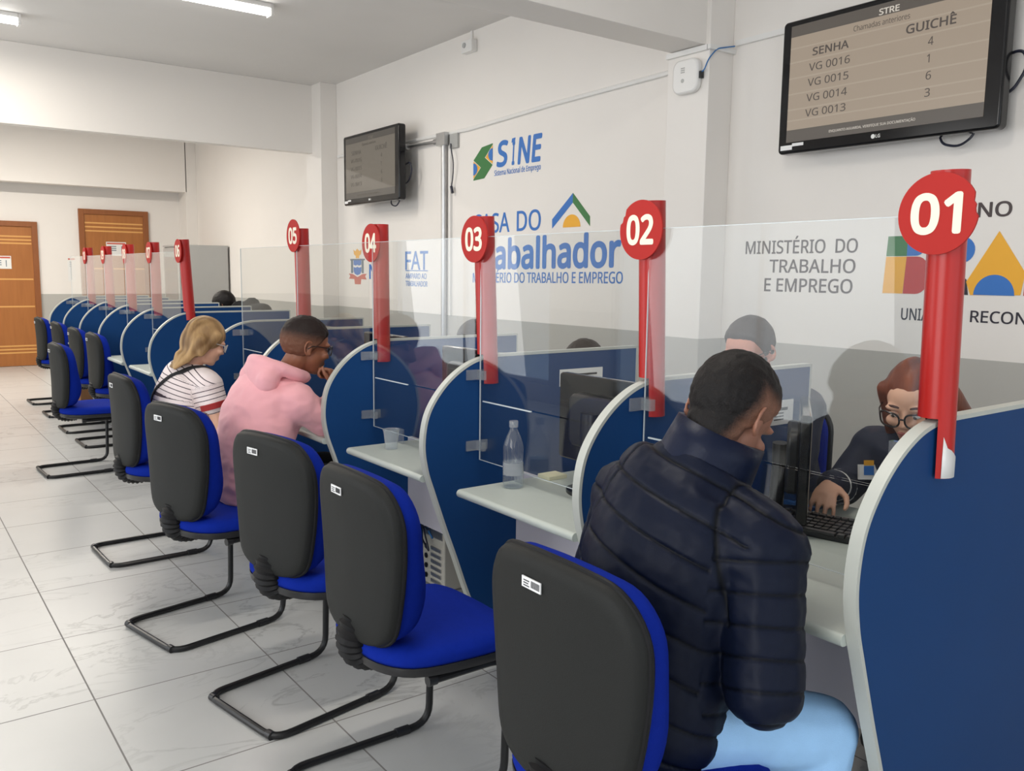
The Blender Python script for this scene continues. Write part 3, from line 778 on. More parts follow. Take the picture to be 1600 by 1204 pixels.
def tv(label, y_left, y_right, z0, z1, xf, lit, lead_label):
    """wall screen; front face at xf, tilted a little towards the room"""
    cyc, cz = (y_left + y_right) / 2, (z0 + z1) / 2
    w, h = y_left - y_right, z1 - z0
    t = thing('television', label, 'television', (xf, cyc, cz), group='queue screens on the wall')
    mb = MB(); mb.prism([(cyc + a, cz + b) for a, b in rrect(w, h, 0.025)], 0, xf, xf + 0.075); mb.build('case', M['bezel'], t, smooth=True, bevel=0.012, segs=3)
    mb = MB(); mb.prism([(cyc + a, cz + b) for a, b in rrect(w * 0.82, h * 0.78, 0.03)], 0, xf + 0.07, xf + 0.11); mb.build('back_cover', M['blackpl'], t, smooth=True)
    MB().box((xf + 0.1, cyc - 0.14, cz - 0.12), (XW - 0.002, cyc + 0.14, cz + 0.12)).build('wall_bracket', M['steelblack'], t)
    sl, sr, sb, st = y_left - 0.055, y_right + 0.075, z0 + 0.06, z1 - 0.03
    x = xf - 0.0005
    a, bb, cc, dd_ = (M['screen'], M['screenband'], M['screenrow'], M['screentext']) if lit else (M['dimscreen'], M['dimband'], M['dimscreen'], M['dimtext'])
    scr = MB().box((x - 0.001, sr, sb), (xf + 0.002, sl, st)).build('screen', a, t)
    def at(u, v): return (x - 0.0012, sl + (sr - sl) * u, sb + (st - sb) * v)
    m2 = MB()
    m2.box((x - 0.0018, sr, sb), (x, sl, sb + (st - sb) * 0.105)); m2.box((x - 0.0018, sr, st - (st - sb) * 0.095), (x, sl, st))
    m2.build('screen_band', bb, t)
    if lit:
        m3 = MB()
        for v in (0.80, 0.68, 0.545, 0.41, 0.275, 0.18):
            m3.box((x - 0.0016, sr, sb + (st - sb) * v), (x, sl, sb + (st - sb) * (v + 0.012)))
        m3.build('screen_row', cc, t)
    X_ = x - 0.0022
    def tt(name, mt, s, yl, yr, z, hh, b=0.0): MB().text(s, (X_, yl, z), EX, EY, abs(yl - yr), hh, 0.0006, b).build(name, mt, t)
    k = w / 1.17
    def Yk(v): return y_left - (2.183 - v) * k
    def Zk(v): return z0 + (v - 2.112) * (h / 0.7)
    tt('screen_text', dd_, 'Chamadas anteriores', Yk(1.759), Yk(1.464), Zk(2.680), 0.026)
    tt('screen_text', dd_, 'GUICHÊ', Yk(1.479), Yk(1.239), Zk(2.610), 0.040, 0.022)
    tt('screen_text', dd_, 'SENHA', Yk(1.991), Yk(1.781), Zk(2.608), 0.038, 0.022)
    for i, (n_, g) in enumerate((('VG 0016', '4'), ('VG 0015', '1'), ('VG 0014', '6'), ('VG 0013', '3'))):
        z = 2.531 - i * 0.0785
        tt('screen_text', dd_, n_, Yk(2.008 + 0.003 * i), Yk(1.770 + 0.003 * i), Zk(z), 0.038, 0.004)
        MB().text(g, (X_, Yk(1.366), Zk(z + 0.004)), EX, EY, 0.026 * (0.5 if g == '1' else 1), 0.038, 0.0006, 0.004).build('screen_text', dd_, t)
    wt = M['screenwhite'] if lit else M['dimscreen']
    tt('screen_caption', wt, 'STRE', Yk(1.625), Yk(1.520), Zk(2.730), 0.028, 0.022); tt('screen_caption', wt, 'ENQUANTO AGUARDA, VERIFIQUE SUA DOCUMENTAÇÃO', Yk(1.867), Yk(1.403), Zk(2.196), 0.0125, 0.004)
    m6 = MB(); m6.text('LG', (xf - 0.001, Yk(1.603), Zk(2.139)), EX, EY, 0.024, 0.016, 0.0008, 0.02)
    m6.prism(arc(Yk(1.618), Zk(2.147), 0.011, 0.011, 0, 350, 18), 0, xf - 0.001, xf + 0.0005); m6.build('maker_mark', M['paper'], t)
    MB().box((xf - 0.0015, Yk(2.09), z0 + 0.02), (xf, y_left - 0.02, z0 + 0.045)).box((xf - 0.0015, Yk(2.02), z0 + 0.037), (xf, Yk(2.09), z0 + 0.053)).build('sticker', M['sticker'], t)
    MB().sweep(fillet_path([(xf + 0.09, y_right + 0.32, z0 + 0.03), (xf + 0.08, y_right + 0.30, z0 - 0.03), (xf + 0.09, y_right + 0.22, z0 - 0.05), (xf + 0.09, y_right + 0.16, z0 - 0.01), (xf + 0.10, y_right + 0.15, z0 + 0.04)], 0.05), 0.006, n=8).build('power_cord', M['cable'], t, smooth=True)
    MB().sweep(fillet_path([(xf + 0.11, y_right + 0.1, cz - 0.02), (xf + 0.1, y_right - 0.035, cz - 0.0), (xf + 0.11, y_right - 0.05, cz - 0.08), (xf + 0.11, y_right + 0.01, cz - 0.18), (xf + 0.1, y_right + 0.1, cz - 0.2)], 0.07), 0.007, n=8).build('signal_cord', M['cable'], t, smooth=True)
    return t
tv('large nearer wall television showing the beige queue list', 2.185, 1.003, 2.113, 2.812, 4.10, True, ('black cord looping under the nearer television', 'black cord looping out of the side of the nearer television'))
tv('smaller looking farther wall television with a dim queue list, left of the conduit', 7.506, 6.335, 2.121, 2.815, 4.02, False, ('black cord looping under the farther television', 'black cord looping out of the side of the farther television'))

# ------------------------------------------------------------------ service row: partitions, desks, shields, signs
S = 0.82
GAP = 6.4701 * S
PY = [k * S for k in range(6)] + [GAP + k * S for k in range(6)]      # partition planes
PT = 0.028

def spline(pts, n=6):
    out = []
    P = [np.asarray(p, float) for p in pts]
    for i in range(len(P) - 1):
        p0 = P[max(i - 1, 0)]; p1 = P[i]; p2 = P[i + 1]; p3 = P[min(i + 2, len(P) - 1)]
        for k in range(n):
            t = k / n
            out.append(0.5 * ((2 * p1) + (-p0 + p2) * t + (2 * p0 - 5 * p1 + 4 * p2 - p3) * t * t + (-p0 + 3 * p1 - 3 * p2 + p3) * t ** 3))
    out.append(P[-1])
    return out
PROF = spline([(1.80, 0.0), (1.74, 0.15), (1.680, 0.293), (1.632, 0.425), (1.588, 0.54), (1.540, 0.675), (1.512, 0.76), (1.5, 0.85), (1.515, 0.945), (1.558, 1.020), (1.622, 1.083), (1.70, 1.128), (1.78, 1.147), (1.86, 1.150)])
PANEL_LABEL = ['blue partition nearest the camera, under the 01 sign', 'blue partition under the 02 sign, beyond the man in the navy jacket', 'blue partition under the 03 sign, beside the water bottle', 'blue partition under the 04 sign, beside the plastic cup',
               'blue partition under the 05 sign, behind the man in the pink hoodie', 'blue end partition without a sign, right of the woman in the striped shirt',
               'blue partition under the 06 sign, left of the woman in the striped shirt', 'blue partition one step beyond the 06 sign', 'blue partition two steps beyond the 06 sign', 'blue partition three steps beyond the 06 sign', 'blue partition fourth beyond the 06 sign', 'farthest blue partition, nearest the doors']

proto = thing('partition', PANEL_LABEL[0], 'partition', (1.8, 0, 0), group='blue partitions of the service row')
outline = [(x, z) for x, z in PROF] + [(2.505, 1.153), (2.505, 0.0)]
MB().prism([(x + 0.003 if i < len(PROF) else x, z) for i, (x, z) in enumerate(outline)], 1, -PT / 2 + 0.0015, PT / 2 - 0.0015).build('board', M['blue'], proto)
tm = MB()
band = [V3(x, 0, z) for x, z in PROF] + [V3(2.505, 0, 1.153)]
w2 = PT / 2
vs = []; fs = []
for i, p in enumerate(band):
    tt_ = nrm(band[min(i + 1, len(band) - 1)] - band[max(i - 1, 0)])
    nn = V3(-tt_[2], 0, tt_[0])
    if i == len(band) - 1: nn = V3(0, 0, 1)
    for (a, b) in ((0.004, -w2), (0.004, w2), (-0.006, w2), (-0.006, -w2)):
        vs.append(p + nn * a * 1.0 + V3(0, b, 0))
for i in range(len(band) - 1):
    for j in range(4):
        fs.append((i * 4 + j, i * 4 + (j + 1) % 4, (i + 1) * 4 + (j + 1) % 4, (i + 1) * 4 + j))
fs += [(0, 1, 2, 3), tuple(len(vs) - 4 + k for k in range(4))]
tm.add(vs, fs)
tm.build('edge_trim', M['trim'], proto, smooth=True)
MB().box((2.505, -w2, 0), (2.513, w2, 1.155)).build('back_trim', M['trim'], proto)
for i in range(1, 12):
    copy_tree(proto, (1.8, PY[i], 0), None, PANEL_LABEL[i])

# desks: (near partition index) for every station
ST = [0, 1, 2, 3, 4, 6, 7, 8, 9, 10]
DESK_LABEL = ['pale grey desk top in front of the man in the navy jacket', 'pale grey desk top with the water bottle', 'pale grey desk top with the plastic cup', 'pale grey desk top the man in pink leans on', 'pale grey desk top in front of the woman in the striped shirt',
              'pale grey desk top beyond the 06 partition', 'pale grey desk top, second beyond the 06 sign', 'pale grey desk top, third beyond the 06 sign', 'pale grey desk top, fourth beyond the 06 sign', 'farthest pale grey desk top of the row']
dproto = None
for n_, i in enumerate(ST):
    if dproto is None:
        dproto = thing('service_desk', DESK_LABEL[0], 'desk', (1.9, 0, 0), group='desk tops of the service row')
        ys, ye = PT / 2 + 0.001, 0.60
        prof = [(2.40, 0.712), (2.40, 0.738), (1.515, 0.738)] + [(1.513 - 0.013 * math.sin(math.radians(a)), 0.725 + 0.013 * math.cos(math.radians(a))) for a in (0, 30, 60, 90, 120, 150, 180)]
        MB().prism(prof, 1, ys, ye).build('worktop', M['desk'], dproto, smooth=True)
        MB().box((1.90, ys, 0.335), (1.918, S - PT / 2 - 0.001, 0.711)).build('modesty_panel', M['modesty'], dproto)
        MB().box((2.38, ys, 0.30), (2.40, S - PT / 2 - 0.001, 0.711)).build('back_panel', M['blue'], dproto)
    else:
        copy_tree(dproto, (1.9, PY[i], 0), None, DESK_LABEL[n_])

# clear shields
SH_LABEL = ['clear acrylic shield in front of the woman with red hair', 'clear acrylic shield above the water bottle', 'clear acrylic shield above the plastic cup', 'clear acrylic shield facing the man in pink', 'clear acrylic shield facing the woman in the striped shirt',
            'clear acrylic shield just beyond the 06 sign', 'clear acrylic shield second beyond the 06 sign', 'clear acrylic shield third beyond the 06 sign', 'clear acrylic shield fourth beyond the 06 sign', 'farthest clear acrylic shield of the row']
SX = 1.73
sproto = None
for n_, i in enumerate(ST):
    if sproto is None:
        sproto = thing('acrylic_shield', SH_LABEL[0], 'shield', (SX, 0, 0.738), group='clear shields on the desks')
        y0, y1 = PT / 2 + 0.003, S - PT / 2 - 0.003
        MB().box((SX - 0.002, y0, 0.995), (SX + 0.002, y1, 1.568)).build('upper_sheet', M['acrylic'], sproto)
        MB().box((SX - 0.002, y0, 0.775), (SX + 0.002, y1, 0.990)).build('lower_sheet', M['acrylic'], sproto)
        MB().box((SX - 0.0022, y1 - 0.0012, 0.775), (SX + 0.0022, y1, 1.568)).box((SX - 0.0022, y0, 1.567), (SX + 0.0022, y1, 1.5685)).box((SX - 0.0022, y0, 0.7745), (SX + 0.0022, y1, 0.776)).build('painted_bright_edge', M['acrylic_edge'], sproto)
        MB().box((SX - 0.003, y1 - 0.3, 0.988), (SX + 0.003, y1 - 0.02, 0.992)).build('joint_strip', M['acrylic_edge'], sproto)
        for z in (1.085, 0.83):
            MB().box((SX - 0.06, y1 - 0.006, z - 0.018), (SX + 0.03, y1, z + 0.018)).box((SX - 0.02, y1 - 0.045, z - 0.016), (SX - 0.004, y1 - 0.006, z + 0.016)).build('clip', M['clip'], sproto)
            MB().box((SX - 0.06, y0, z - 0.018), (SX + 0.03, y0 + 0.006, z + 0.018)).box((SX - 0.02, y0 + 0.006, z - 0.016), (SX - 0.004, y0 + 0.045, z + 0.016)).build('clip', M['clip'], sproto)
        MB().box((SX - 0.004, y1 - 0.26, 0.738), (SX + 0.004, y1 - 0.215, 0.80)).build('foot', M['clip'], sproto)
        MB().box((SX - 0.004, y0 + 0.03, 0.738), (SX + 0.004, y0 + 0.07, 0.80)).build('foot', M['clip'], sproto)
    else:
        copy_tree(sproto, (SX, PY[i], 0.738), None, SH_LABEL[n_])

# red number posts
def sign(num, y, xt, xb, disc_z=1.565, ztop=1.645, zb=1.05, chip=None, label='', far=False, dy=0.0):
    t = thing('number_post', label, 'sign', (xb, y, 1.15), group='red numbered posts')
    r = 0.037
    n = 20
    def axis(z): return V3(xb + (xt - xb) * (z - 1.1) / 0.55, y + dy * (z - 1.1) / 0.55, z)
    # curved half-pipe profile: full round above the partition, only the near half below its top
    mb = MB()
    mb.sweep([axis(1.156), axis(1.4), axis(ztop)], r, side=V3(1, 0, 0), n=24)
    mb.build('post', M['red'], t, smooth=True)
    a_, b_ = axis(zb), axis(1.156)
    def half(c):
        pts = [(c[0] - r * 0.2, y - PT / 2 - 0.0015)]
        for k in range(0, 15):
            an = math.radians(200 + 160 * k / 14)
            px, py_ = c[0] + r * math.cos(an), y + r * math.sin(an)
            if py_ < y - PT / 2 - 0.002: pts.append((px, py_))
        pts.append((c[0] + r * 0.9, y - PT / 2 - 0.0015))
        return pts
    h0, h1 = half(a_), half(b_)
    m = min(len(h0), len(h1)); h0, h1 = h0[:m], h1[:m]
    vs = [(p[0], p[1], zb) for p in h0] + [(p[0], p[1], 1.156) for p in h1]
    fs = [tuple(range(m)), tuple(range(m, 2 * m))] + [(k, (k + 1) % m, m + (k + 1) % m, m + k) for k in range(m)]
    MB().add(vs, fs).build('lower_sleeve', M['red'], t, smooth=True)
    cxx = xb + (xt - xb) * (disc_z - 1.1) / 0.55 - r - 0.006
    R = 0.081
    pts = []
    for k in range(64):
        an = 2 * PI * k / 64
        rr = R
        if chip is not None:
            d = (math.degrees(an) - chip[0] + 180) % 360 - 180
            if abs(d) < chip[1]: rr = R * (1 - chip[2] * (0.75 + 0.25 * math.sin(k * 2.7)))
        pts.append((y + dy * 0.8 - rr * math.cos(an), disc_z + rr * math.sin(an)))
    MB().prism(pts, 0, cxx - 0.0025, cxx + 0.0025).build('disc', M['redflat'], t)
    MB().box((cxx + 0.002, y - 0.02, disc_z - 0.05), (cxx + 0.01, y + 0.02, disc_z + 0.05)).build('disc_mount', M['red'], t)
    MB().text(num, (cxx - 0.0026, y + dy * 0.8 + 0.054, disc_z - 0.037), EX, EY, 0.104, 0.074, 0.0008, 0.035).build('numeral', M['cream'], t)
    return t, axis, r
P1, ax1, r1 = sign('01', PY[0], 1.762, 1.782, 1.57, 1.657, 1.03, (12, 14, 0.09), 'nearest red post with a chipped disc numbered 01 and a torn white base')
mb = MB()
c_ = ax1(1.06)
vs = []; cols = 9
prof_h = [1.118, 1.095, 1.09, 1.082, 1.075, 1.068, 1.06, 1.055, 1.05]
for k in range(cols):
    an = math.radians(228 + 118 * k / (cols - 1))
    px, py_ = c_[0] + (r1 + 0.0012) * math.cos(an), PY[0] + (r1 + 0.0012) * math.sin(an)
    vs += [(px, py_, 1.031), (px, py_, prof_h[k])]
mb.add(vs, [(2 * k, 2 * k + 2, 2 * k + 3, 2 * k + 1) for k in range(cols - 1)])
o = mb.build('torn_patch', M['whitepl'], P1, smooth=True)
o['label'] = 'bare white base where the red vinyl is torn off'
md = o.modifiers.new('thick', 'SOLIDIFY'); md.thickness = 0.0012; md.offset = 1
sign('02', PY[1], 1.752, 1.775, 1.565, 1.645, 1.045, (150, 14, 0.1), 'red post with a disc numbered 02, chipped at its upper left')
sign('03', PY[2], 1.752, 1.775, 1.56, 1.64, 1.05, None, 'red post with a disc numbered 03, left of the house sign')
sign('04', PY[3], 1.775, 1.78, 1.565, 1.645, 1.056, None, 'red post with a disc numbered 04, beside the town crest')
sign('05', PY[4], 1.764, 1.772, 1.618, 1.655, 1.10, None, 'red post with a disc numbered 05, its disc standing above the post top')
sign('06', PY[6], 1.757, 1.785, 1.571, 1.65, 1.095, None, 'red post with a disc numbered 06, behind the blonde woman')
sign('07', PY[7], 1.77, 1.775, 1.57, 1.65, 1.09, None, 'red post numbered 07, first beyond post 06')
sign('08', PY[8], 1.775, 1.78, 1.57, 1.65, 1.09, None, 'red post numbered 08, second beyond post 06')
sign('09', PY[9], 1.77, 1.78, 1.57, 1.65, 1.09, None, 'red post numbered 09, in front of the notice on the far door')
sign('10', PY[10], 1.765, 1.775, 1.57, 1.65, 1.09, None, 'farthest red post, numbered 10')

# ------------------------------------------------------------------ client chairs
def make_chair():
    t = thing('client_chair', '', 'chair', (0, 0, 0), group='blue cantilever client chairs')
    # tube frame: floor loop, posts at the front, top rails under the seat
    hw = 0.205; tr = 0.0115
    path = fillet_path([(-0.04, hw, 0.385), (0.20, hw, 0.385), (0.19, hw, 0.0115), (-0.29, hw, 0.0115), (-0.29, -hw, 0.0115), (0.19, -hw, 0.0115), (0.20, -hw, 0.385), (-0.04, -hw, 0.385)], 0.065, 6)
    MB().sweep(path, tr, n=10).build('frame', M['steelblack'], t, smooth=True)
    for sy in (-1, 1):
        MB().cyl((-0.06, sy * hw, 0.385), (-0.035, sy * hw, 0.385), 0.0145).build('rail_cap', M['blackpl'], t, smooth=True)
        MB().cyl((0.07, sy * hw, 0.012), (0.115, sy * hw, 0.012), 0.0145).build('glide', M['blackpl'], t, smooth=True)
        MB().cyl((-0.285, sy * (hw - 0.045), 0.012), (-0.285, sy * (hw - 0.02), 0.012), 0.0145).build('glide', M['blackpl'], t, smooth=True)
    MB().box((-0.02, -hw, 0.386), (0.03, hw, 0.398)).box((0.12, -hw, 0.386), (0.17, hw, 0.398)).build('cross_plate', M['steelblack'], t)
    # seat: pan and cushion
    def seat_outline(k=1.0):
        pts = []
        base = spline([(-0.175, 0.0), (-0.165, 0.12), (-0.10, 0.205), (0.05, 0.235), (0.18, 0.235), (0.255, 0.19), (0.275, 0.09), (0.28, 0.0)], 4)
        for p in base: pts.append((0.05 + (p[0] - 0.05) * k, p[1] * k))
        for p in base[::-1][1:-1]: pts.append((0.05 + (p[0] - 0.05) * k, -p[1] * k))
        return pts
    def stack(layers):
        n = len(seat_outline()); vs = []; fs = []
        for k, z in layers: vs += [(x, y, z + 0.03 * max(0, (-0.05 - x)) * 1.2 - (0.25 * max(0, x - 0.2) if z > 0.43 else 0)) for x, y in seat_outline(k)]
        for i in range(len(layers) - 1):
            for j in range(n): fs.append((i * n + j, i * n + (j + 1) % n, (i + 1) * n + (j + 1) % n, (i + 1) * n + j))
        fs += [tuple(range(n))[::-1], tuple((len(layers) - 1) * n + j for j in range(n))]
        return MB().add(vs, fs)
    stack([(0.9, 0.396), (0.985, 0.402), (1.0, 0.415), (1.0, 0.427)]).build('seat_pan', M['blackpl'], t, smooth=True)
    stack([(0.985, 0.427), (1.0, 0.437), (0.995, 0.452), (0.965, 0.466), (0.88, 0.475), (0.6, 0.477), (0.2, 0.474)]).build('seat', M['chairblue'], t, smooth=True, angle=80)
    # backrest: rounded outline, shell behind and cushion in front, gently curved
    W, H = 0.445, 0.455
    def bo(k):
        base = spline([(0.0, -0.228), (0.10, -0.222), (0.175, -0.185), (0.203, -0.09), (0.222, 0.06), (0.215, 0.15), (0.165, 0.212), (0.08, 0.228), (0.0, 0.231)], 4)
        pts = [(p[0] * k, p[1] * (1 - (1 - k) * 0.9)) for p in base]
        return pts + [(-p[0], p[1]) for p in pts[::-1][1:-1]]
    def bstack(layers, zc=0.692, lumbar=0.0):
        n = len(bo(1)); vs = []; fs = []
        for k, x in layers:
            for y, z in bo(k):
                lb = lumbar * max(0.0, (x - 0.034) / 0.08) * math.exp(-((z + 0.09) / 0.10) ** 2)
                bx = x + lb + 0.55 * y * y * 0.9 - 0.10 * (z - 0.05) ** 2 * 2 - 0.045 * z
                vs.append((bx - 0.19, y, z + zc))
        for i in range(len(layers) - 1):
            for j in range(n): fs.append((i * n + j, i * n + (j + 1) % n, (i + 1) * n + (j + 1) % n, (i + 1) * n + j))
        fs += [tuple(range(n)), tuple((len(layers) - 1) * n + j for j in range(n))[::-1]]
        return MB().add(vs, fs)
    bstack([(0.15, 0.004), (0.6, 0.003), (0.86, 0.004), (0.95, 0.007), (0.985, 0.014), (1.0, 0.025), (1.0, 0.034)]).build('back_shell', M['shell'], t, smooth=True, angle=70)
    bstack([(0.982, 0.034), (0.985, 0.052), (0.97, 0.075), (0.92, 0.096), (0.8, 0.108), (0.5, 0.114), (0.2, 0.115)], lumbar=0.028).build('back_cushion', M['chairblue'], t, smooth=True, angle=80)
    rim = [V3(-0.19 + 0.0345 + 0.495 * y * y - 0.20 * (z - 0.05) ** 2 - 0.045 * z, y, z + 0.692) for y, z in bo(1.0)]
    MB().sweep(rim, 0.0062, side=V3(1, 0, 0), n=8, closed=True).build('edge_bead', M['bellows'], t, smooth=True)
    sk = MB()   # maker's sticker at the top of the shell
    sk.box((-0.0025, -0.029, -0.0105), (0.0, 0.029, 0.0105))
    st = MB(); ang = 0.10
    def stp(p): return (-0.19 + 0.0015 + p[0] - 0.0035 - 0.2 * 0.13 ** 2 - 0.045 * 0.175 + 0.0035, p[1] + 0.03, p[2] + 0.867)
    st.v = [stp(p) for p in sk.v]; st.f = sk.f; st.m = sk.m
    so = st.build('sticker', M['sticker'], t)
    pr = MB()
    for k in range(3):
        c_ = stp((-0.0026, 0.014, 0.004 - 0.005 * k)); pr.box((c_[0] - 0.0006, c_[1] - 0.009 + 0.003 * (k % 2), c_[2] - 0.001), (c_[0], c_[1] + 0.009, c_[2] + 0.001))
    q = stp((-0.0026, 0, 0))
    for k in range(9): pr.box((q[0] - 0.0006, q[1] - 0.026 + k * 0.003, q[2] - 0.006), (q[0], q[1] - 0.0246 + k * 0.003, q[2] + 0.007))
    pr.build('print', M['ink'], so)
    # ribbed bellows over the back support
    bl = MB()
    ctr = spline([(-0.150, 0, 0.510), (-0.172, 0, 0.465), (-0.160, 0, 0.420), (-0.115, 0, 0.402), (-0.06, 0, 0.404)], 7)
    pts, rr = [], []
    for i, c in enumerate(ctr):
        pts.append(c); rr.append((0.062, 0.044) if i % 2 == 0 else (0.055, 0.037))
    bl.sweep(pts, rr, side=V3(0, 1, 0), n=16).build('bellows', M['bellows'], t, smooth=True, angle=25)
    return t
chair0 = make_chair()
CH = [((1.155, 0.28), -0.02, 'nearest grey-backed client chair, the man in the navy jacket sits on it'),
      ((1.16, 1.139), 0.0, 'empty blue client chair between the navy jacket man and the next grey chair back'),
      ((1.153, 1.784), 0.194, 'grey-backed client chair in front of the man in the pink hoodie, its seat empty'),
      ((1.07, 2.601), 0.212, 'grey-backed blue client chair the man in the pink hoodie sits on'),
      ((1.134, 3.698), 0.034, 'grey-backed blue client chair the woman in the striped shirt sits on'),
      ((1.18, 5.881), 0.04, 'empty blue client chair pulled back from the desks, its seat in full side view'),
      ((1.60, 6.85), 0.02, 'empty client chair pushed in at the first desk beyond the pulled back chair'),
      ((1.59, 7.611), 0.013, 'empty client chair pushed in, second beyond the pulled back chair'),
      ((1.60, 8.60), 0.01, 'empty client chair pushed in, third beyond the pulled back chair'),
      ((1.59, 9.579), 0.02, 'farthest empty client chair, next to the brown door')]
for k, ((x, y), rz, lab) in enumerate(CH):
    if k == 0:
        chair0.location = (x, y, 0); chair0.rotation_euler = (0, 0, rz); chair0['label'] = lab
    else:
        copy_tree(chair0, (x, y, 0), rz, lab)

# staff chairs behind the desks
def staff_chair(x, y, rz, label, blue=True):
    t = thing('staff_chair', label, 'chair', (x, y, 0), rz, group='office chairs behind the desks')
    Mx = Matrix.Translation((x, y, 0)) @ Matrix.Rotation(rz, 4, 'Z')
    def W(mb):
        mb.v = [tuple(Mx @ Vector(p)) for p in mb.v]; return mb
    mb = MB(); mb.prism([(a, 0.72 + b) for a, b in rrect(0.44, 0.46, 0.11)], 0, -0.25, -0.225); W(mb).build('back_shell', M['blackpl'], t, smooth=True, bevel=0.01)
    mb = MB(); mb.prism([(a, 0.72 + b) for a, b in rrect(0.43, 0.45, 0.11)], 0, -0.225, -0.17); W(mb).build('back_cushion', M['chairblue'] if blue else M['blackpl'], t, smooth=True, bevel=0.02)
    mb = MB(); mb.prism([(a, b) for a, b in rrect(0.46, 0.46, 0.1)], 2, 0.42, 0.48); W(mb).build('seat', M['chairblue'] if blue else M['blackpl'], t, smooth=True, bevel=0.02)
    mb = MB(); mb.sweep(fillet_path([(-0.25, 0, 0.6), (-0.27, 0, 0.40), (0, 0, 0.40)], 0.08), 0.025, n=10); W(mb).build('back_support', M['blackpl'], t, smooth=True)
    mb = MB().cyl((0, 0, 0.07), (0, 0, 0.42), 0.025); W(mb).build('column', M['steelblack'], t, smooth=True)
    for k in range(5):
        a = 2 * PI * k / 5 + 0.3
        mb = MB().sweep([(0, 0, 0.09), (0.27 * math.cos(a), 0.27 * math.sin(a), 0.065)], [0.022, 0.014], n=8); W(mb).build('leg', M['blackpl'], t, smooth=True)
        mb = MB().cyl((0.27 * math.cos(a) - 0.012, 0.27 * math.sin(a), 0.028), (0.27 * math.cos(a) + 0.012, 0.27 * math.sin(a), 0.028), 0.028); W(mb).build('caster', M['blackpl'], t, smooth=True)
    return t
staff_chair(2.74, 1.22, PI + 0.1, 'blue and black office chair of the clerk with glasses behind partition 02')
staff_chair(3.02, 0.42, PI, 'office chair under the clerk with red hair')

# ------------------------------------------------------------------ people
def bake(mb, voxel, smooth=2):
    me = bpy.data.meshes.new('tmp'); me.from_pydata(mb.v, [], mb.f)
    bm = bmesh.new(); bm.from_mesh(me); bmesh.ops.recalc_face_normals(bm, faces=bm.faces); bm.to_mesh(me); bm.free()
    o = bpy.data.objects.new('tmp', me); COL.objects.link(o)
    r = o.modifiers.new('r', 'REMESH'); r.mode = 'VOXEL'; r.voxel_size = voxel; r.adaptivity = 0.0
    if smooth:
        s_ = o.modifiers.new('s', 'SMOOTH'); s_.iterations = smooth; s_.factor = 0.5
    dg = bpy.context.evaluated_depsgraph_get()
    out = bpy.data.meshes.new_from_object(o.evaluated_get(dg))
    bpy.data.objects.remove(o); bpy.data.meshes.remove(me)
    return out

def coords(me):
    a = np.empty(len(me.vertices) * 3); me.vertices.foreach_get('co', a); return a.reshape(-1, 3)
def normals(me):
    a = np.empty(len(me.vertices) * 3); me.vertex_normals.foreach_get('vector', a); return a.reshape(-1, 3)
def setco(me, c):
    me.vertices.foreach_set('co', np.ascontiguousarray(c).ravel()); me.update()

def attach(me, name, material, parent, attrs=None):
    inv = np.array(world_of(parent).inverted())
    c = coords(me); setco(me, c @ inv[:3, :3].T + inv[:3, 3])
    me.name = name; me.materials.clear(); me.materials.append(material)
    me.polygons.foreach_set('use_smooth', [True] * len(me.polygons))
    for k, v in (attrs or {}).items():
        at = me.attributes.new(k, 'FLOAT', 'POINT'); at.data.foreach_set('value', np.asarray(v, dtype=np.float32))
    o = bpy.data.objects.new(name, me); COL.objects.link(o); o.parent = parent
    return o

def fbm(c, scale, seed=0.0):
    return np.array([mnoise.noise(Vector((p[0] * scale + seed, p[1] * scale + 7.1 + seed, p[2] * scale - 3.3))) for p in c])

def seg_t(P, a, b):
    ab = b - a
    t = ((P - a) @ ab) / (ab @ ab)
    tc = np.clip(t, 0, 1)
    d = np.linalg.norm(P - (a + tc[:, None] * ab), axis=1)
    return t, d

def head_frame(fwd, up=(0, 0, 1)):
    f = nrm(fwd); l = nrm(np.cross(np.asarray(up, float), f)); u = np.cross(f, l)
    return np.stack([f, l, u], 1)          # columns: forward, left, up

def head(mb, H, R, k=1.0, female=False):
    def p(x, y, z): return H + R @ (V3(x, y, z) * k)
    def e(c, r): mb.ell(p(*c), V3(*r) * k, R, 24, 16)
    e((-0.012, 0, 0.030), (0.098, 0.077, 0.092))
    e((0.030, 0, 0.030), (0.062, 0.068, 0.070))
    e((0.032, 0, -0.035), (0.062, 0.060, 0.070))
    e((0.040, 0, -0.082), (0.046, 0.040, 0.034))
    e((0.062, 0, -0.096), (0.024, 0.026, 0.020))
    e((0.080, 0.032, 0.020), (0.016, 0.030, 0.010)); e((0.080, -0.032, 0.020), (0.016, 0.030, 0.010))
    e((0.076, 0.040, -0.025), (0.020, 0.022, 0.018)); e((0.076, -0.040, -0.025), (0.020, 0.022, 0.018))
    mb.caps(p(0.088, 0, 0.012), p(0.103, 0, -0.026), 0.008 * k, 0.010 * k)
    e((0.106, 0, -0.030), (0.011, 0.011, 0.009))
    e((0.100, 0.012, -0.034), (0.010, 0.008, 0.007)); e((0.100, -0.012, -0.034), (0.010, 0.008, 0.007))
    e((0.086, 0, -0.060), (0.014, 0.024, 0.007)); e((0.085, 0, -0.070), (0.014, 0.021, 0.007))
    for s in (1, -1):      # ears: rim, lobe
        a = [p(-0.006 + 0.019 * math.cos(t) - 0.010, s * (0.078 + 0.012 * (0.5 - 0.5 * math.cos(t))), -0.008 + 0.030 * math.sin(t)) for t in [0.6 + i * 0.42 for i in range(12)]]
        mb.sweep(a, 0.0055 * k, n=8)
        e((-0.010, s * 0.078, -0.010), (0.013, 0.008, 0.026)); e((-0.004, s * 0.079, -0.034), (0.009, 0.006, 0.010))
    return p

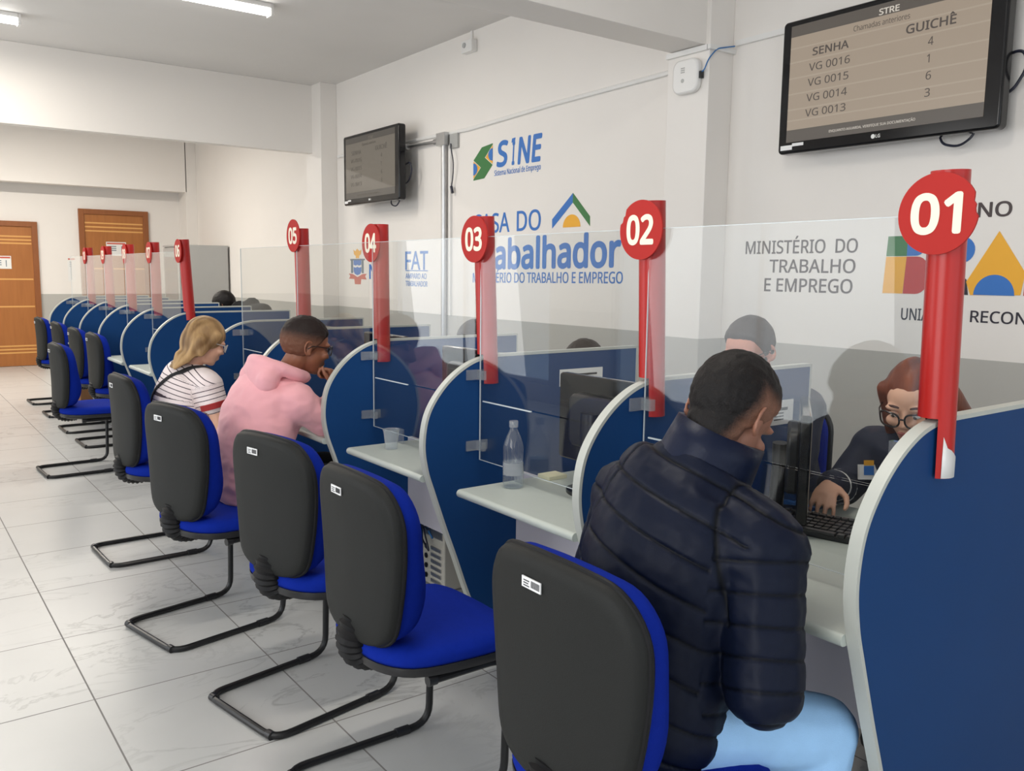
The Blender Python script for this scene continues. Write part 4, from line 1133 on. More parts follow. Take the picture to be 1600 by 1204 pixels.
def hand(mb, wrist, d, palm, curl=0.5, k=1.0, thumb_side=1, spread=0.10, thumb_in=0.5):
    """wrist point, pointing direction d, palm normal; four unequal fingers and a thumb from the palm's side"""
    d = nrm(d); palm = nrm(palm - d * np.dot(palm, d)); sd = np.cross(palm, d) * thumb_side
    L = 0.088 * k
    mb.sweep([wrist - d * 0.015 * k, wrist + d * 0.012 * k, wrist + d * 0.045 * k, wrist + d * L * 0.98], [(0.025 * k, 0.018 * k), (0.029 * k, 0.017 * k), (0.038 * k, 0.0155 * k), (0.040 * k, 0.012 * k)], side=sd, n=14)
    lens = [(0.042, 0.026, 0.020), (0.047, 0.030, 0.022), (0.043, 0.028, 0.021), (0.033, 0.021, 0.018)]
    for i in range(4):
        off = (0.030 - 0.020 * i)
        base = wrist + d * (L * (0.96 - 0.03 * abs(i - 1))) + sd * off * k
        dd = nrm(d + sd * (spread * (1.5 - i) * 0.6))
        c = curl * (1.0 + 0.08 * i)
        p = base - dd * 0.012; r = 0.0088 * k
        mb.caps(p, base, r, r, 8)
        ang = c * 0.9
        q = base
        for j, l in enumerate(lens[i]):
            ax = dd * math.cos(ang) + palm * math.sin(ang)
            q2 = q + ax * l * k
            mb.caps(q, q2, r * (1 - 0.08 * j), r * (0.92 - 0.08 * j), 8)
            q = q2; ang += c * (1.1 if j == 0 else 0.8)
    b = wrist + d * 0.026 * k + sd * 0.030 * k
    t1 = b + nrm(d * 0.6 + sd * 0.75 + palm * 0.35) * 0.040 * k
    t2 = t1 + nrm(d * 0.9 + sd * (0.35 - 0.5 * thumb_in) + palm * 0.45 * (0.5 + thumb_in)) * 0.032 * k
    t3 = t2 + nrm(d * 0.9 - sd * 0.2 * thumb_in + palm * 0.4 * thumb_in) * 0.024 * k
    mb.caps(b, t1, 0.013 * k, 0.0105 * k, 8); mb.caps(t1, t2, 0.0105 * k, 0.0095 * k, 8); mb.caps(t2, t3, 0.0095 * k, 0.0078 * k, 8)

def lerp(a, b, t): return np.asarray(a, float) * (1 - t) + np.asarray(b, float) * t

def torso_rings(J, grow=0.0, low=0.0):
    """centres, radii (side, depth) and side vectors from pelvis to neck base"""
    c = [J['pelvis'] - V3(0, 0, 0.06), J['pelvis'], J['waist'], J['chest'], J['upper'], lerp(J['upper'], J['neck'], 0.6), J['neck']]
    k = J.get('k', 1.0)
    w = J.get('w', [(0.150, 0.105), (0.165, 0.120), (0.148, 0.108), (0.165, 0.122), (0.160, 0.100), (0.105, 0.075), (0.062, 0.062)])
    sv_l = nrm(J['hipL'] - J['hipR']); sv_u = nrm(J['shL'] - J['shR'])
    side = [nrm(lerp(sv_l, sv_u, t)) for t in (0, 0, 0.3, 0.7, 1, 1, 1)]
    # a few in-between rings keep the outline smooth
    cc = spline(c, 4); ww = spline([V3(a[0], a[1], 0) for a in w], 4); ss = spline(side, 4)
    return cc, [(a[0] * k + grow, a[1] * k + grow) for a in ww], ss

def body(J, H, R, female=False):
    mb = MB()
    k = J.get('k', 1.0)
    c, w, s = torso_rings(J)
    mb.sweep(c, w, side=s, n=20)
    for a in 'LR':
        sh, el, wr = J['sh' + a], J['el' + a], J['wr' + a]
        mb.caps(J['upper'], sh, 0.075 * k, 0.062 * k)
        mb.caps(sh, el, 0.054 * k, 0.043 * k); mb.caps(el, wr, 0.043 * k, 0.028 * k)
        hp, kn, an = J['hip' + a], J['kn' + a], J['an' + a]
        mb.caps(hp, kn, 0.088 * k, 0.060 * k); mb.caps(kn, an, 0.058 * k, 0.038 * k)
        mb.caps(an - V3(0, 0, 0.03), an + J['toe'] * 0.16 - V3(0, 0, 0.045), 0.038, 0.03)
    mb.caps(J['neck'], H + R @ (V3(-0.022, 0, -0.05) * k), (0.054 if not female else 0.046) * k, (0.054 if not female else 0.046) * k)
    head(mb, H, R, k, female)
    for a in 'LR':
        if 'hand' + a in J:
            h = J['hand' + a]
            hand(mb, J['wr' + a], V3(*h['d']), V3(*h['palm']), h.get('curl', 0.5), k * 0.98, h.get('ts', 1), h.get('spread', 0.1), h.get('thumb', 0.5))
    return mb

def sleeve(mb, J, a, g1, g2, g3, to=1.0):
    k = J.get('k', 1.0)
    sh, el, wr = J['sh' + a], J['el' + a], J['wr' + a]
    mb.caps(J['upper'], sh, 0.078 * k + g1 * 0.7, 0.064 * k + g1)
    if to <= 1.0:
        e = lerp(sh, el, to)
        mb.caps(sh, e, 0.056 * k + g1, 0.052 * k + g2)
    else:
        mb.caps(sh, el, 0.056 * k + g1, 0.046 * k + g2)
        mb.caps(el, lerp(el, wr, to - 1.0), 0.046 * k + g2, 0.032 * k + g3)

def legs_cloth(J, g=0.014, to=1.0):
    mb = MB(); k = J.get('k', 1.0)
    mb.ell(J['pelvis'] - V3(0, 0, 0.01), V3(0.125, 0.175, 0.10) * k)
    for a in 'LR':
        mb.caps(J['hip' + a], J['kn' + a], 0.092 * k + g, 0.066 * k + g)
        mb.caps(J['kn' + a], lerp(J['kn' + a], J['an' + a], to), 0.064 * k + g, 0.046 * k + g)
    return mb

def hair_cap(H, R, k, thick, mask, dens=None, noise_amp=0.003, nu=110, nv=80, scale=45.0):
    """hair as one closed shell: outside the skull where mask > 0, sunk into it elsewhere"""
    c0 = V3(-0.010, 0, 0.030); r = V3(0.1005, 0.0785, 0.0945)
    mb = MB().ell((0, 0, 0), (1, 1, 1), None, nu, nv)
    D = np.array(mb.v)
    base = c0 + D * r
    m = np.array([mask(p) for p in base])
    nz = fbm(base, scale)
    off = np.where(m > 0, np.clip(m, 0, 1) * thick + nz * noise_amp * np.clip(m * 2, 0, 1), -0.012)
    pts = base + D * off[:, None]
    me = bpy.data.meshes.new('hair')
    W_ = H + (pts * k) @ R.T
    me.from_pydata([tuple(q) for q in W_], [], mb.f)
    at = {'dens': [1.0 if dens is None else dens(p) for p in base]}
    return me, at

def smooth01(x): 
    x = max(0.0, min(1.0, x)); return x * x * (3 - 2 * x)

def glasses(parent, H, R, k, m, half=0.026, cat_eye=False, temple=True):
    def p(x, y, z): return H + R @ (V3(x, y, z) * k)
    mb = MB()
    for s in (1, -1):
        ring = []
        for i in range(20):
            a = 2 * PI * i / 20
            yy = s * 0.034 + (0.027 * math.copysign(abs(math.cos(a)) ** 0.75, math.cos(a)))
            zz = 0.000 + half * 0.78 * math.copysign(abs(math.sin(a)) ** 0.8, math.sin(a))
            if cat_eye and math.sin(a) > 0: zz += 0.006 * max(0, (yy * s - 0.034) / 0.027)
            ring.append(p(0.108 - 0.35 * max(0, abs(yy) - 0.03), yy, zz))
        mb.sweep(ring, 0.0026 * k, n=8, closed=True)
        if temple:
            mb.sweep([p(0.097, s * 0.062, 0.010), p(0.06, s * 0.076, 0.008), p(0.0, s * 0.084, 0.004), p(-0.02, s * 0.085, -0.012)], 0.0022 * k, n=8)
    mb.sweep([p(0.110, 0.008, 0.004), p(0.114, 0, 0.007), p(0.110, -0.008, 0.004)], 0.0024 * k, n=8)
    return mb.build('glasses', m, parent, smooth=True)

def person(label, root):
    return thing('person', label, 'person', root)

M['skin_tan'] = mat('tan skin', srgb(150, 104, 84), 0.5, 0.06, 30)
M['skin_brown'] = mat('brown skin', srgb(134, 84, 60), 0.45, 0.06, 30)
M['skin_fair'] = mat('fair skin', srgb(216, 168, 142), 0.5, 0.05, 30)
M['skin_pink'] = mat('ruddy skin', srgb(198, 134, 112), 0.5, 0.06, 30)
M['denim'] = mat('light blue denim', srgb(154, 198, 240), 0.85, 0.12, 14, 0.4, 600)
M['denim2'] = mat('blue denim', srgb(96, 124, 160), 0.85, 0.14, 18, 0.4, 600)
M['blackcloth'] = mat('black cloth', (0.012, 0.012, 0.014, 1), 0.8, 0.1, 20)
M['navycloth'] = mat('navy cloth', srgb(24, 30, 52), 0.75, 0.12, 20, 0.2, 400)
M['puffer'] = mat('navy quilted nylon', srgb(12, 21, 44), 0.42, 0.18, 10, 0.25, 120, spec=0.2)
M['pinkcloth'] = mat('pink fleece', srgb(230, 166, 172), 0.9, 0.05, 24, 0.35, 700, sheen=0.3)
M['shoe'] = mat('dark shoe', (0.03, 0.03, 0.03, 1), 0.5, 0.1)
M['white_eye'] = mat('eye white', (0.75, 0.74, 0.72, 1), 0.2, 0.01)
M['iris'] = mat('dark iris', (0.03, 0.018, 0.01, 1), 0.15, 0.02)
M['lip'] = mat('lips', srgb(166, 96, 88), 0.45, 0.03)
M['frame_dark'] = mat('dark spectacle frame', (0.012, 0.010, 0.012, 1), 0.25, 0.05)
M['frame_pale'] = mat('pale spectacle frame', (0.5, 0.48, 0.46, 1), 0.25, 0.05)
M['lens'] = acrylic('spectacle lens', (0.88, 0.9, 0.92, 1), 1.4, 0.02)
M['pearl'] = mat('white stud', (0.8, 0.8, 0.78, 1), 0.2, 0.02)
M['maroon'] = mat('maroon trim', srgb(150, 34, 34), 0.8, 0.05)
M['belt'] = mat('dark brown belt', srgb(60, 26, 22), 0.5, 0.05)

def shoes(J, parent):
    for a in 'LR':
        an = J['an' + a]
        MB().caps(an - V3(0, 0, 0.035) - J['toe'] * 0.04, an + J['toe'] * 0.17 - V3(0, 0, 0.05), 0.046, 0.040).build('shoe', M['shoe'], parent, smooth=True)

def stepattr(P, J, which):
    """distance along the closest garment axis (torso or a sleeve), for stripes and quilting"""
    tors = [J['pelvis'] - V3(0, 0, 0.2), J['waist'], J['chest'], J['upper'], J['neck']]
    best = np.full(len(P), 1e9); val = np.zeros(len(P)); grp = np.zeros(len(P), int)
    acc = 0.0
    for i in range(len(tors) - 1):
        a, b = tors[i], tors[i + 1]; L = np.linalg.norm(b - a)
        t, d = seg_t(P, a, b)
        d = d - 0.10
        m = d < best
        best[m] = d[m]; val[m] = acc + np.clip(t[m], -0.3 if i == 0 else 0, 1.3 if i == 3 else 1) * L; grp[m] = 0
        acc += L
    for gi, a_ in enumerate('LR'):
        acc2 = 0.0
        ch = [lerp(J['sh' + a_], J['el' + a_], 0.0), J['el' + a_], J['wr' + a_]]
        for i in range(2):
            a, b = ch[i], ch[i + 1]; L = np.linalg.norm(b - a)
            t, d = seg_t(P, a, b); d = d - 0.028
            m = (d < best) & (t > (0.02 if i == 0 else -1))
            best[m] = d[m]; val[m] = 10.0 * (gi + 1) + acc2 + np.clip(t[m], 0, 1.2) * L; grp[m] = gi + 1
            acc2 += L
    return val, grp

# ---- man in the navy quilted jacket ------------------------------------------------
def navy_man():
    J = dict(pelvis=V3(1.245, 0.32, 0.535), waist=V3(1.29, 0.32, 0.68), chest=V3(1.335, 0.32, 0.84), upper=V3(1.385, 0.32, 0.965), neck=V3(1.425, 0.30, 1.04),
             shL=V3(1.365, 0.475, 0.940), shR=V3(1.385, 0.125, 0.905), elL=V3(1.36, 0.575, 0.68), elR=V3(1.315, 0.055, 0.665), wrL=V3(1.53, 0.42, 0.62), wrR=V3(1.50, 0.20, 0.60),
             hipL=V3(1.27, 0.41, 0.53), hipR=V3(1.27, 0.23, 0.53), knL=V3(1.62, 0.50, 0.50), knR=V3(1.585, 0.10, 0.475), anL=V3(1.58, 0.48, 0.09), anR=V3(1.52, 0.10, 0.09), toe=V3(1, 0, 0),
             handL=dict(d=(0.9, -0.4, 0.1), palm=(0, 0, -1), curl=0.5, ts=1), handR=dict(d=(0.9, 0.5, 0.1), palm=(0, 0, -1), curl=0.5, ts=-1))
    H = V3(1.462, 0.280, 1.150); R = head_frame((0.78, 0.10, -0.66), (0.55, 0, 0.85))
    t = person('person in a navy quilted jacket and pale jeans, seated nearest the camera with head bowed', (1.28, 0.32, 0))
    attach(bake(body(J, H, R), 0.006, 3), 'body', M['skin_tan'], t)
    # hair: dense on top and down the nape, faded over the ear
    def mask(p):
        x, y, z = p
        line = -0.088 if x < -0.045 else (-0.088 + (x + 0.045) * 1.50 if x < 0.055 else 0.053 + (x - 0.055) * 0.6)
        return smooth01((z - line) / 0.022)
    def dens(p):
        x, y, z = p
        return max(smooth01((-0.022 - x) / 0.045), smooth01((z - 0.022 - max(0, x + 0.02) * 0.25) / 0.05)) * 1.1 - 0.05
    M['hair_navy'] = attr_mat('short black hair', 'dens', srgb(118, 84, 68), srgb(15, 12, 12), 0.6)
    cap_me, _at = hair_cap(H, R, 1.0, 0.012, mask, dens, 0.002, 110, 76, 70)
    mb = MB().add([tuple(v.co) for v in cap_me.vertices], [tuple(p.vertices) for p in cap_me.polygons])
    bpy.data.meshes.remove(cap_me)
    mb.ell(H + R @ V3(-0.034, 0, -0.040), (0.052, 0.064, 0.060), R, 26, 18)      # hair growing down the nape
    mb.ell(H + R @ V3(-0.030, 0, -0.082), (0.044, 0.054, 0.045), R, 26, 18)
    me = bake(mb, 0.0042, 6); P = coords(me)
    setco(me, P + normals(me) * (fbm(P, 75.0) * 0.0022)[:, None])
    Lc = (P - H) @ R
    attach(me, 'hair', M['hair_navy'], t, {'dens': [dens(p) for p in Lc]})
    # quilted jacket
    mb = MB()
    W = [(0.158, 0.125), (0.178, 0.140), (0.172, 0.138), (0.186, 0.142), (0.178, 0.118), (0.125, 0.092), (0.085, 0.085)]
    c, w, s = torso_rings(dict(J, w=W), 0.022)
    mb.sweep(c, w, side=s, n=24)
    for a in 'LR':
        sleeve(mb, J, a, 0.028, 0.030, 0.018, 1.86)
        mb.caps(J['upper'] + V3(-0.03, 0, -0.02), J['sh' + a] - V3(0.02, 0, 0.015), 0.105, 0.080)
    me = bake(mb, 0.0046, 18)
    P = coords(me); Nn = normals(me)
    val, grp = stepattr(P, J, None)
    ax = nrm(nrm(J['neck'] - J['pelvis']) + V3(0, -0.24, 0))
    base = (P - J['pelvis']) @ ax
    per = np.full(len(P), 0.072)
    for gi, a_ in enumerate('LR'):
        ua = nrm(J['el' + a_] - J['sh' + a_] + V3(0, 0, -0.06))
        m = grp == gi + 1
        base = np.where(m, (P - J['el' + a_]) @ ua, base)
        per = np.where(m, 0.060, per)
    sag = 0.006 * fbm(P, 5.0)
    ph = ((base + sag) / per) % 1.0
    dist = np.minimum(ph, 1 - ph) * per
    disp = 0.0040 * np.clip(dist / (per * 0.5), 0, 1) ** 0.6 - 0.0050 * np.exp(-(dist / 0.0036) ** 2)
    # the two armhole seams
    disp = np.where(grp > 0, disp * 0.55, disp * 0.8)
    seam = np.exp(-(dist / 0.0030) ** 2)
    for a_ in 'LR':
        sh = J['sh' + a_]; out = nrm(V3(0.10, 1.0 if a_ == 'L' else -1.0, 0.28))
        q = np.abs((P - sh) @ out + 0.030)
        near = np.linalg.norm(P - sh, axis=1) < 0.17
        g = np.where(near, np.exp(-(q / 0.0036) ** 2), 0)
        disp -= 0.004 * g; seam = np.maximum(seam, g)
    wr = fbm(P * V3(1, 1, 0.5), 22.0) * 0.0022 + fbm(P, 55.0) * 0.0009
    setco(me, P + Nn * (disp + wr)[:, None])
    M['puffer_quilt'] = attr_mat('navy quilted nylon with dark stitched seams', 'seam', srgb(12, 19, 37), srgb(3, 5, 9), 0.48, bump=0.06, spec=0.14)
    attach(me, 'jacket', M['puffer_quilt'], t, {'seam': np.clip(seam, 0, 1)})
    # stand-up collar
    mb = MB()
    nk = J['neck']; ax = nrm(H + R @ V3(-0.02, 0, -0.05) - J['upper'])
    ax = nrm(ax + V3(0.15, 0, 0)); nk = nk + V3(-0.006, 0.008, 0.0)
    pts = [nk - ax * 0.055, nk - ax * 0.02, nk + ax * 0.036, nk + ax * 0.078, nk + ax * 0.076, nk + ax * 0.012]
    mb.sweep(pts, [(0.112, 0.116), (0.106, 0.110), (0.101, 0.105), (0.097, 0.101), (0.088, 0.093), (0.080, 0.086)], side=V3(0, 1, 0), n=40, caps=False)
    me2 = bpy.data.meshes.new('collar'); me2.from_pydata(mb.v, [], mb.f)
    o = attach(me2, 'collar', M['puffer'], t)
    attach(bake(legs_cloth(J, 0.012, 0.9), 0.009, 4), 'jeans', M['denim'], t)
    shoes(J, t)
    return J
navy_man()

# ---- man in the pink hoodie ---------------------------------------------------------
def pink_man():
    yc = 2.70
    J = dict(pelvis=V3(1.265, yc - .02, 0.53), waist=V3(1.275, yc - .02, 0.68), chest=V3(1.325, yc, 0.83), upper=V3(1.385, yc, 0.935), neck=V3(1.43, yc - .02, 0.99),
             shL=V3(1.365, yc + .185, 0.900), shR=V3(1.42, yc - .165, 0.890), elL=V3(1.41, yc + .25, 0.665), elR=V3(1.56, yc - .155, 0.785), wrL=V3(1.50, yc + .03, 0.63), wrR=V3(1.592, yc - .165, 0.940),
             hipL=V3(1.29, yc + .09, 0.53), hipR=V3(1.29, yc - .11, 0.53), knL=V3(1.68, yc + .15, 0.52), knR=V3(1.66, yc - .14, 0.52), anL=V3(1.62, yc + .15, 0.09), anR=V3(1.55, yc - .14, 0.09), toe=V3(1, 0, 0),
             handL=dict(d=(0.35, -0.9, -0.15), palm=(0, 0, -1), curl=0.35, ts=1), handR=dict(d=(-0.15, 0.18, 1), palm=(-0.85, 0.5, 0), curl=1.25, ts=-1, spread=0.05, thumb=0.2))
    H = V3(1.505, yc - .06, 1.120); R = head_frame((0.93, -0.05, -0.22), (0.3, 0, 0.95))
    t = person('person in a pink hoodie and dark glasses, leaning forward with fist at chin', (1.28, yc, 0))
    attach(bake(body(J, H, R), 0.006, 3), 'body', M['skin_brown'], t)
    def mask(p):
        x, y, z = p
        line = -0.055 if x < -0.02 else (-0.055 + (x + 0.02) * 1.25 if x < 0.06 else 0.045 + (x - 0.06) * 0.5)
        return smooth01((z - line) / 0.02)
    def dens(p):
        return smooth01((p[2] - 0.005) / 0.06) * 0.95 + 0.1
    M['hair_pink'] = attr_mat('faded black hair', 'dens', srgb(112, 74, 56), srgb(34, 25, 23), 0.6)
    me, at = hair_cap(H, R, 1.0, 0.008, mask, dens, 0.003, 110, 80, 80)
    attach(me, 'hair', M['hair_pink'], t, at)
    glasses(t, H, R, 1.0, M['frame_dark'])
    mb = MB()
    W = [(0.170, 0.125), (0.182, 0.135), (0.182, 0.135), (0.185, 0.140), (0.172, 0.115), (0.120, 0.088), (0.078, 0.078)]
    c, w, s = torso_rings(dict(J, w=W), 0.018)
    mb.sweep(c, w, side=s, n=24)
    for a in 'LR':
        sleeve(mb, J, a, 0.022, 0.020, 0.014, 1.86)
        mb.caps(J['upper'] + V3(-0.03, 0, -0.02), J['sh' + a] - V3(0.015, 0, 0.010), 0.100, 0.074)
        mb.caps(J['chest'] + V3(0, 0, 0.02), lerp(J['sh' + a], J['el' + a], 0.35), 0.10, 0.062)
    me = bake(mb, 0.008, 22)
    P = coords(me); Nn = normals(me)
    fold = fbm(P * V3(1, 1, 2.2), 9.0) * 0.007 + np.abs(fbm(P * V3(1, 1.0, 1.6), 14.0)) * -0.006 + fbm(P, 30.0) * 0.0018
    setco(me, P + Nn * fold[:, None])
    attach(me, 'hoodie', M['pinkcloth'], t)
    # hood lying on the back
    mb = MB()
    nk = J['neck']
    bk = V3(-1, -0.05, 0)
    rim = []
    for i in range(17):
        a = math.radians(-150 + 300 * i / 16)
        rim.append(nk + V3(-0.030 - 0.100 * math.cos(a), 0.112 * math.sin(a), 0.030 + 0.042 * math.cos(a)))
    mb.sweep(rim, [(0.030, 0.034)] * 17, n=10)
    mb.ell(nk + V3(-0.105, 0.005, 0.015), (0.060, 0.132, 0.075), head_frame((1, 0, 0.75)), 20, 14)
    mb.caps(nk + V3(-0.125, 0.08, 0.0), nk + V3(-0.152, -0.035, -0.085), 0.052, 0.022)
    mb.caps(nk + V3(-0.115, -0.09, 0.0), nk + V3(-0.152, -0.035, -0.085), 0.052, 0.022)
    mb.ell(nk + V3(-0.128, -0.01, -0.030), (0.034, 0.118, 0.062), head_frame((1, 0, 0.55)), 20, 14)
    mb.caps(nk + V3(-0.125, 0.05, -0.035), nk + V3(-0.150, -0.035, -0.098), 0.040, 0.022)
    mb.caps(nk + V3(-0.120, -0.10, -0.025), nk + V3(-0.150, -0.035, -0.098), 0.040, 0.022)
    me = bake(mb, 0.007, 14); P = coords(me); Nn = normals(me)
    setco(me, P + Nn * (fbm(P, 14.0) * 0.005)[:, None])
    attach(me, 'hood', M['pinkcloth'], t)
    attach(bake(legs_cloth(J, 0.012, 0.95), 0.011, 3), 'trousers', M['blackcloth'], t)
    shoes(J, t)
pink_man()

# ---- blonde woman in the striped T-shirt ----------------------------------------------
def striped_woman():
    yc = 3.60
    J = dict(k=0.93, pelvis=V3(1.235, yc, 0.53), waist=V3(1.225, yc, 0.66), chest=V3(1.245, yc, 0.80), upper=V3(1.275, yc - .01, 0.905), neck=V3(1.295, yc - .03, 0.965),
             shL=V3(1.27, yc + .165, 0.875), shR=V3(1.325, yc - .165, 0.875), elL=V3(1.36, yc + .17, 0.67), elR=V3(1.375, yc - .200, 0.655), wrL=V3(1.42, yc - .07, 0.66), wrR=V3(1.50, yc - .02, 0.655),
             hipL=V3(1.26, yc + .09, 0.53), hipR=V3(1.26, yc - .09, 0.53), knL=V3(1.66, yc + .12, 0.51), knR=V3(1.64, yc - .10, 0.51), anL=V3(1.60, yc + .12, 0.09), anR=V3(1.55, yc - .10, 0.09), toe=V3(1, 0, 0),
             w=[(0.165, 0.120), (0.180, 0.130), (0.158, 0.118), (0.165, 0.130), (0.150, 0.100), (0.100, 0.072), (0.056, 0.056)],
             handL=dict(d=(0.1, -0.95, 0.0), palm=(0.2, 0, -1), curl=0.5, ts=1), handR=dict(d=(0.6, 0.8, 0.0), palm=(0, 0, -1), curl=0.5, ts=-1))
    H = V3(1.350, yc - .06, 1.080); R = head_frame((0.92, -0.02, -0.36), (0.36, 0, 0.92))
    t = person('person with long blonde hair in a striped T-shirt, seated at the fifth desk', (1.24, yc, 0))
    attach(bake(body(J, H, R, True), 0.006, 3), 'body', M['skin_fair'], t)
    M['hair_blonde'] = attr_mat('long blonde hair', 'dens', srgb(104, 76, 48), srgb(186, 152, 106), 0.45, 90.0)
    k = 0.95
    def hp(x, y, z): return H + R @ (V3(x, y, z) * k)
    mb = MB()
    mb.ell(hp(-0.016, 0, 0.040), V3(0.108, 0.091, 0.098) * k, R, 24, 16)
    mb.ell(hp(-0.055, 0, -0.005), V3(0.074, 0.090, 0.105) * k, R, 20, 14)
    for yy in (-0.072, -0.04, 0.0, 0.04, 0.072):
        mb.caps(hp(-0.045, yy, 0.0), hp(-0.105 + abs(yy) * 0.4, yy * 0.75, -0.120), 0.036, 0.022)
        mb.caps(hp(-0.105 + abs(yy) * 0.4, yy * 0.75, -0.110), H + V3(-0.165, yy * 0.55, -0.120), 0.024, 0.010)
    mb.caps(hp(0.025, -0.078, 0.045), hp(-0.03, -0.086, -0.065), 0.024, 0.022)
    mb.caps(hp(0.025, 0.078, 0.045), hp(-0.03, 0.086, -0.065), 0.024, 0.022)
    me = bake(mb, 0.006, 14); P = coords(me); Nn = normals(me)
    L_ = (P - H) @ R
    st = fbm(np.stack([L_[:, 1] * 60, L_[:, 0] * 14, L_[:, 2] * 10], 1), 1.0)
    setco(me, P + Nn * (st * 0.004)[:, None])
    attach(me, 'hair', M['hair_blonde'], t, {'dens': np.clip(0.55 + st * 0.9, 0, 1)})
    glasses(t, H, R, 0.95, M['frame_pale'])
    MB().ell(hp(-0.004, -0.092, -0.038), (0.005, 0.005, 0.005)).build('ear_stud', M['pearl'], t, smooth=True)
    M['striped'] = stripe_mat('white jersey with dark stripes', 'along', srgb(238, 226, 224), srgb(70, 58, 66), 0.0235, 0.17)
    mb = MB()
    c, w, s = torso_rings(dict(J, w=[(0.172, 0.132), (0.182, 0.140), (0.166, 0.134), (0.172, 0.138), (0.156, 0.108), (0.108, 0.080), (0.070, 0.066)]), 0.010)
    mb.sweep(c[1:], w[1:], side=s[1:], n=24)
    for a in 'LR': sleeve(mb, J, a, 0.014, 0.018, 0.0, 0.42)
    me = bake(mb, 0.007, 10); P = coords(me); Nn = normals(me)
    setco(me, P + Nn * (fbm(P, 14.0) * 0.004)[:, None])
    val, grp = stepattr(P, J, None)
    val = np.where(grp == 0, val + 0.20 * (P[:, 1] - yc) ** 2, val)
    attach(me, 't_shirt', M['striped'], t, {'along': val})
    for a in 'LR':
        e0 = lerp(J['sh' + a], J['el' + a], 0.40); e1 = lerp(J['sh' + a], J['el' + a], 0.53)
        r0 = 0.053 * 0.93 + 0.021
        MB().sweep([e0, lerp(e0, e1, 0.1), e1, lerp(e0, e1, 0.95)], [r0 - 0.004, r0, r0, r0 - 0.008], n=24, caps=True).build('sleeve_cuff', M['maroon'], t, smooth=True)
    mb = MB(); mb.sweep([J['pelvis'] + V3(0, 0, 0.045), J['pelvis'] + V3(0, 0, 0.075)], [(0.178, 0.135), (0.176, 0.133)], side=V3(0, 1, 0), n=28)
    mb.build('belt', M['belt'], t, smooth=True)
    attach(bake(legs_cloth(J, 0.012, 0.95), 0.011, 3), 'jeans', M['denim2'], t)
    shoes(J, t)
    # strap of the bag across the back, laid on the shirt
    b = thing('crossbody_bag', 'black crossbody bag whose strap crosses the back of the striped T-shirt', 'bag', (1.25, yc, 0.6))
    path = spline([V3(1.375, yc - .10, 0.915), V3(1.325, yc - .118, 0.955), V3(1.265, yc - .105, 0.955), V3(1.18, yc - .045, 0.885), V3(1.125, yc + .03, 0.80), V3(1.108, yc + .10, 0.70), V3(1.13, yc + .165, 0.60)], 6)
    PP = coords(me) @ np.array(world_of(t))[:3, :3].T + np.array(world_of(t))[:3, 3]; NN = normals(me)
    sp_, sd_ = [], []
    for q in path:
        i = int(np.argmin(np.linalg.norm(PP - q, axis=1)))
        sp_.append(PP[i] + NN[i] * 0.004); sd_.append(NN[i])
    sp2 = [sp_[0]] + [(sp_[i - 1] + 2 * sp_[i] + sp_[i + 1]) / 4 for i in range(1, len(sp_) - 1)] + [sp_[-1]]
    MB().sweep(sp2, [(0.0035, 0.013)] * len(sp2), side=sd_, n=8).build('strap', M['blackcloth'], b, smooth=True)
    MB().box((1.16, yc + .185, 0.49), (1.34, yc + .235, 0.62)).build('pouch', M['blackcloth'], b, bevel=0.015)
striped_woman()

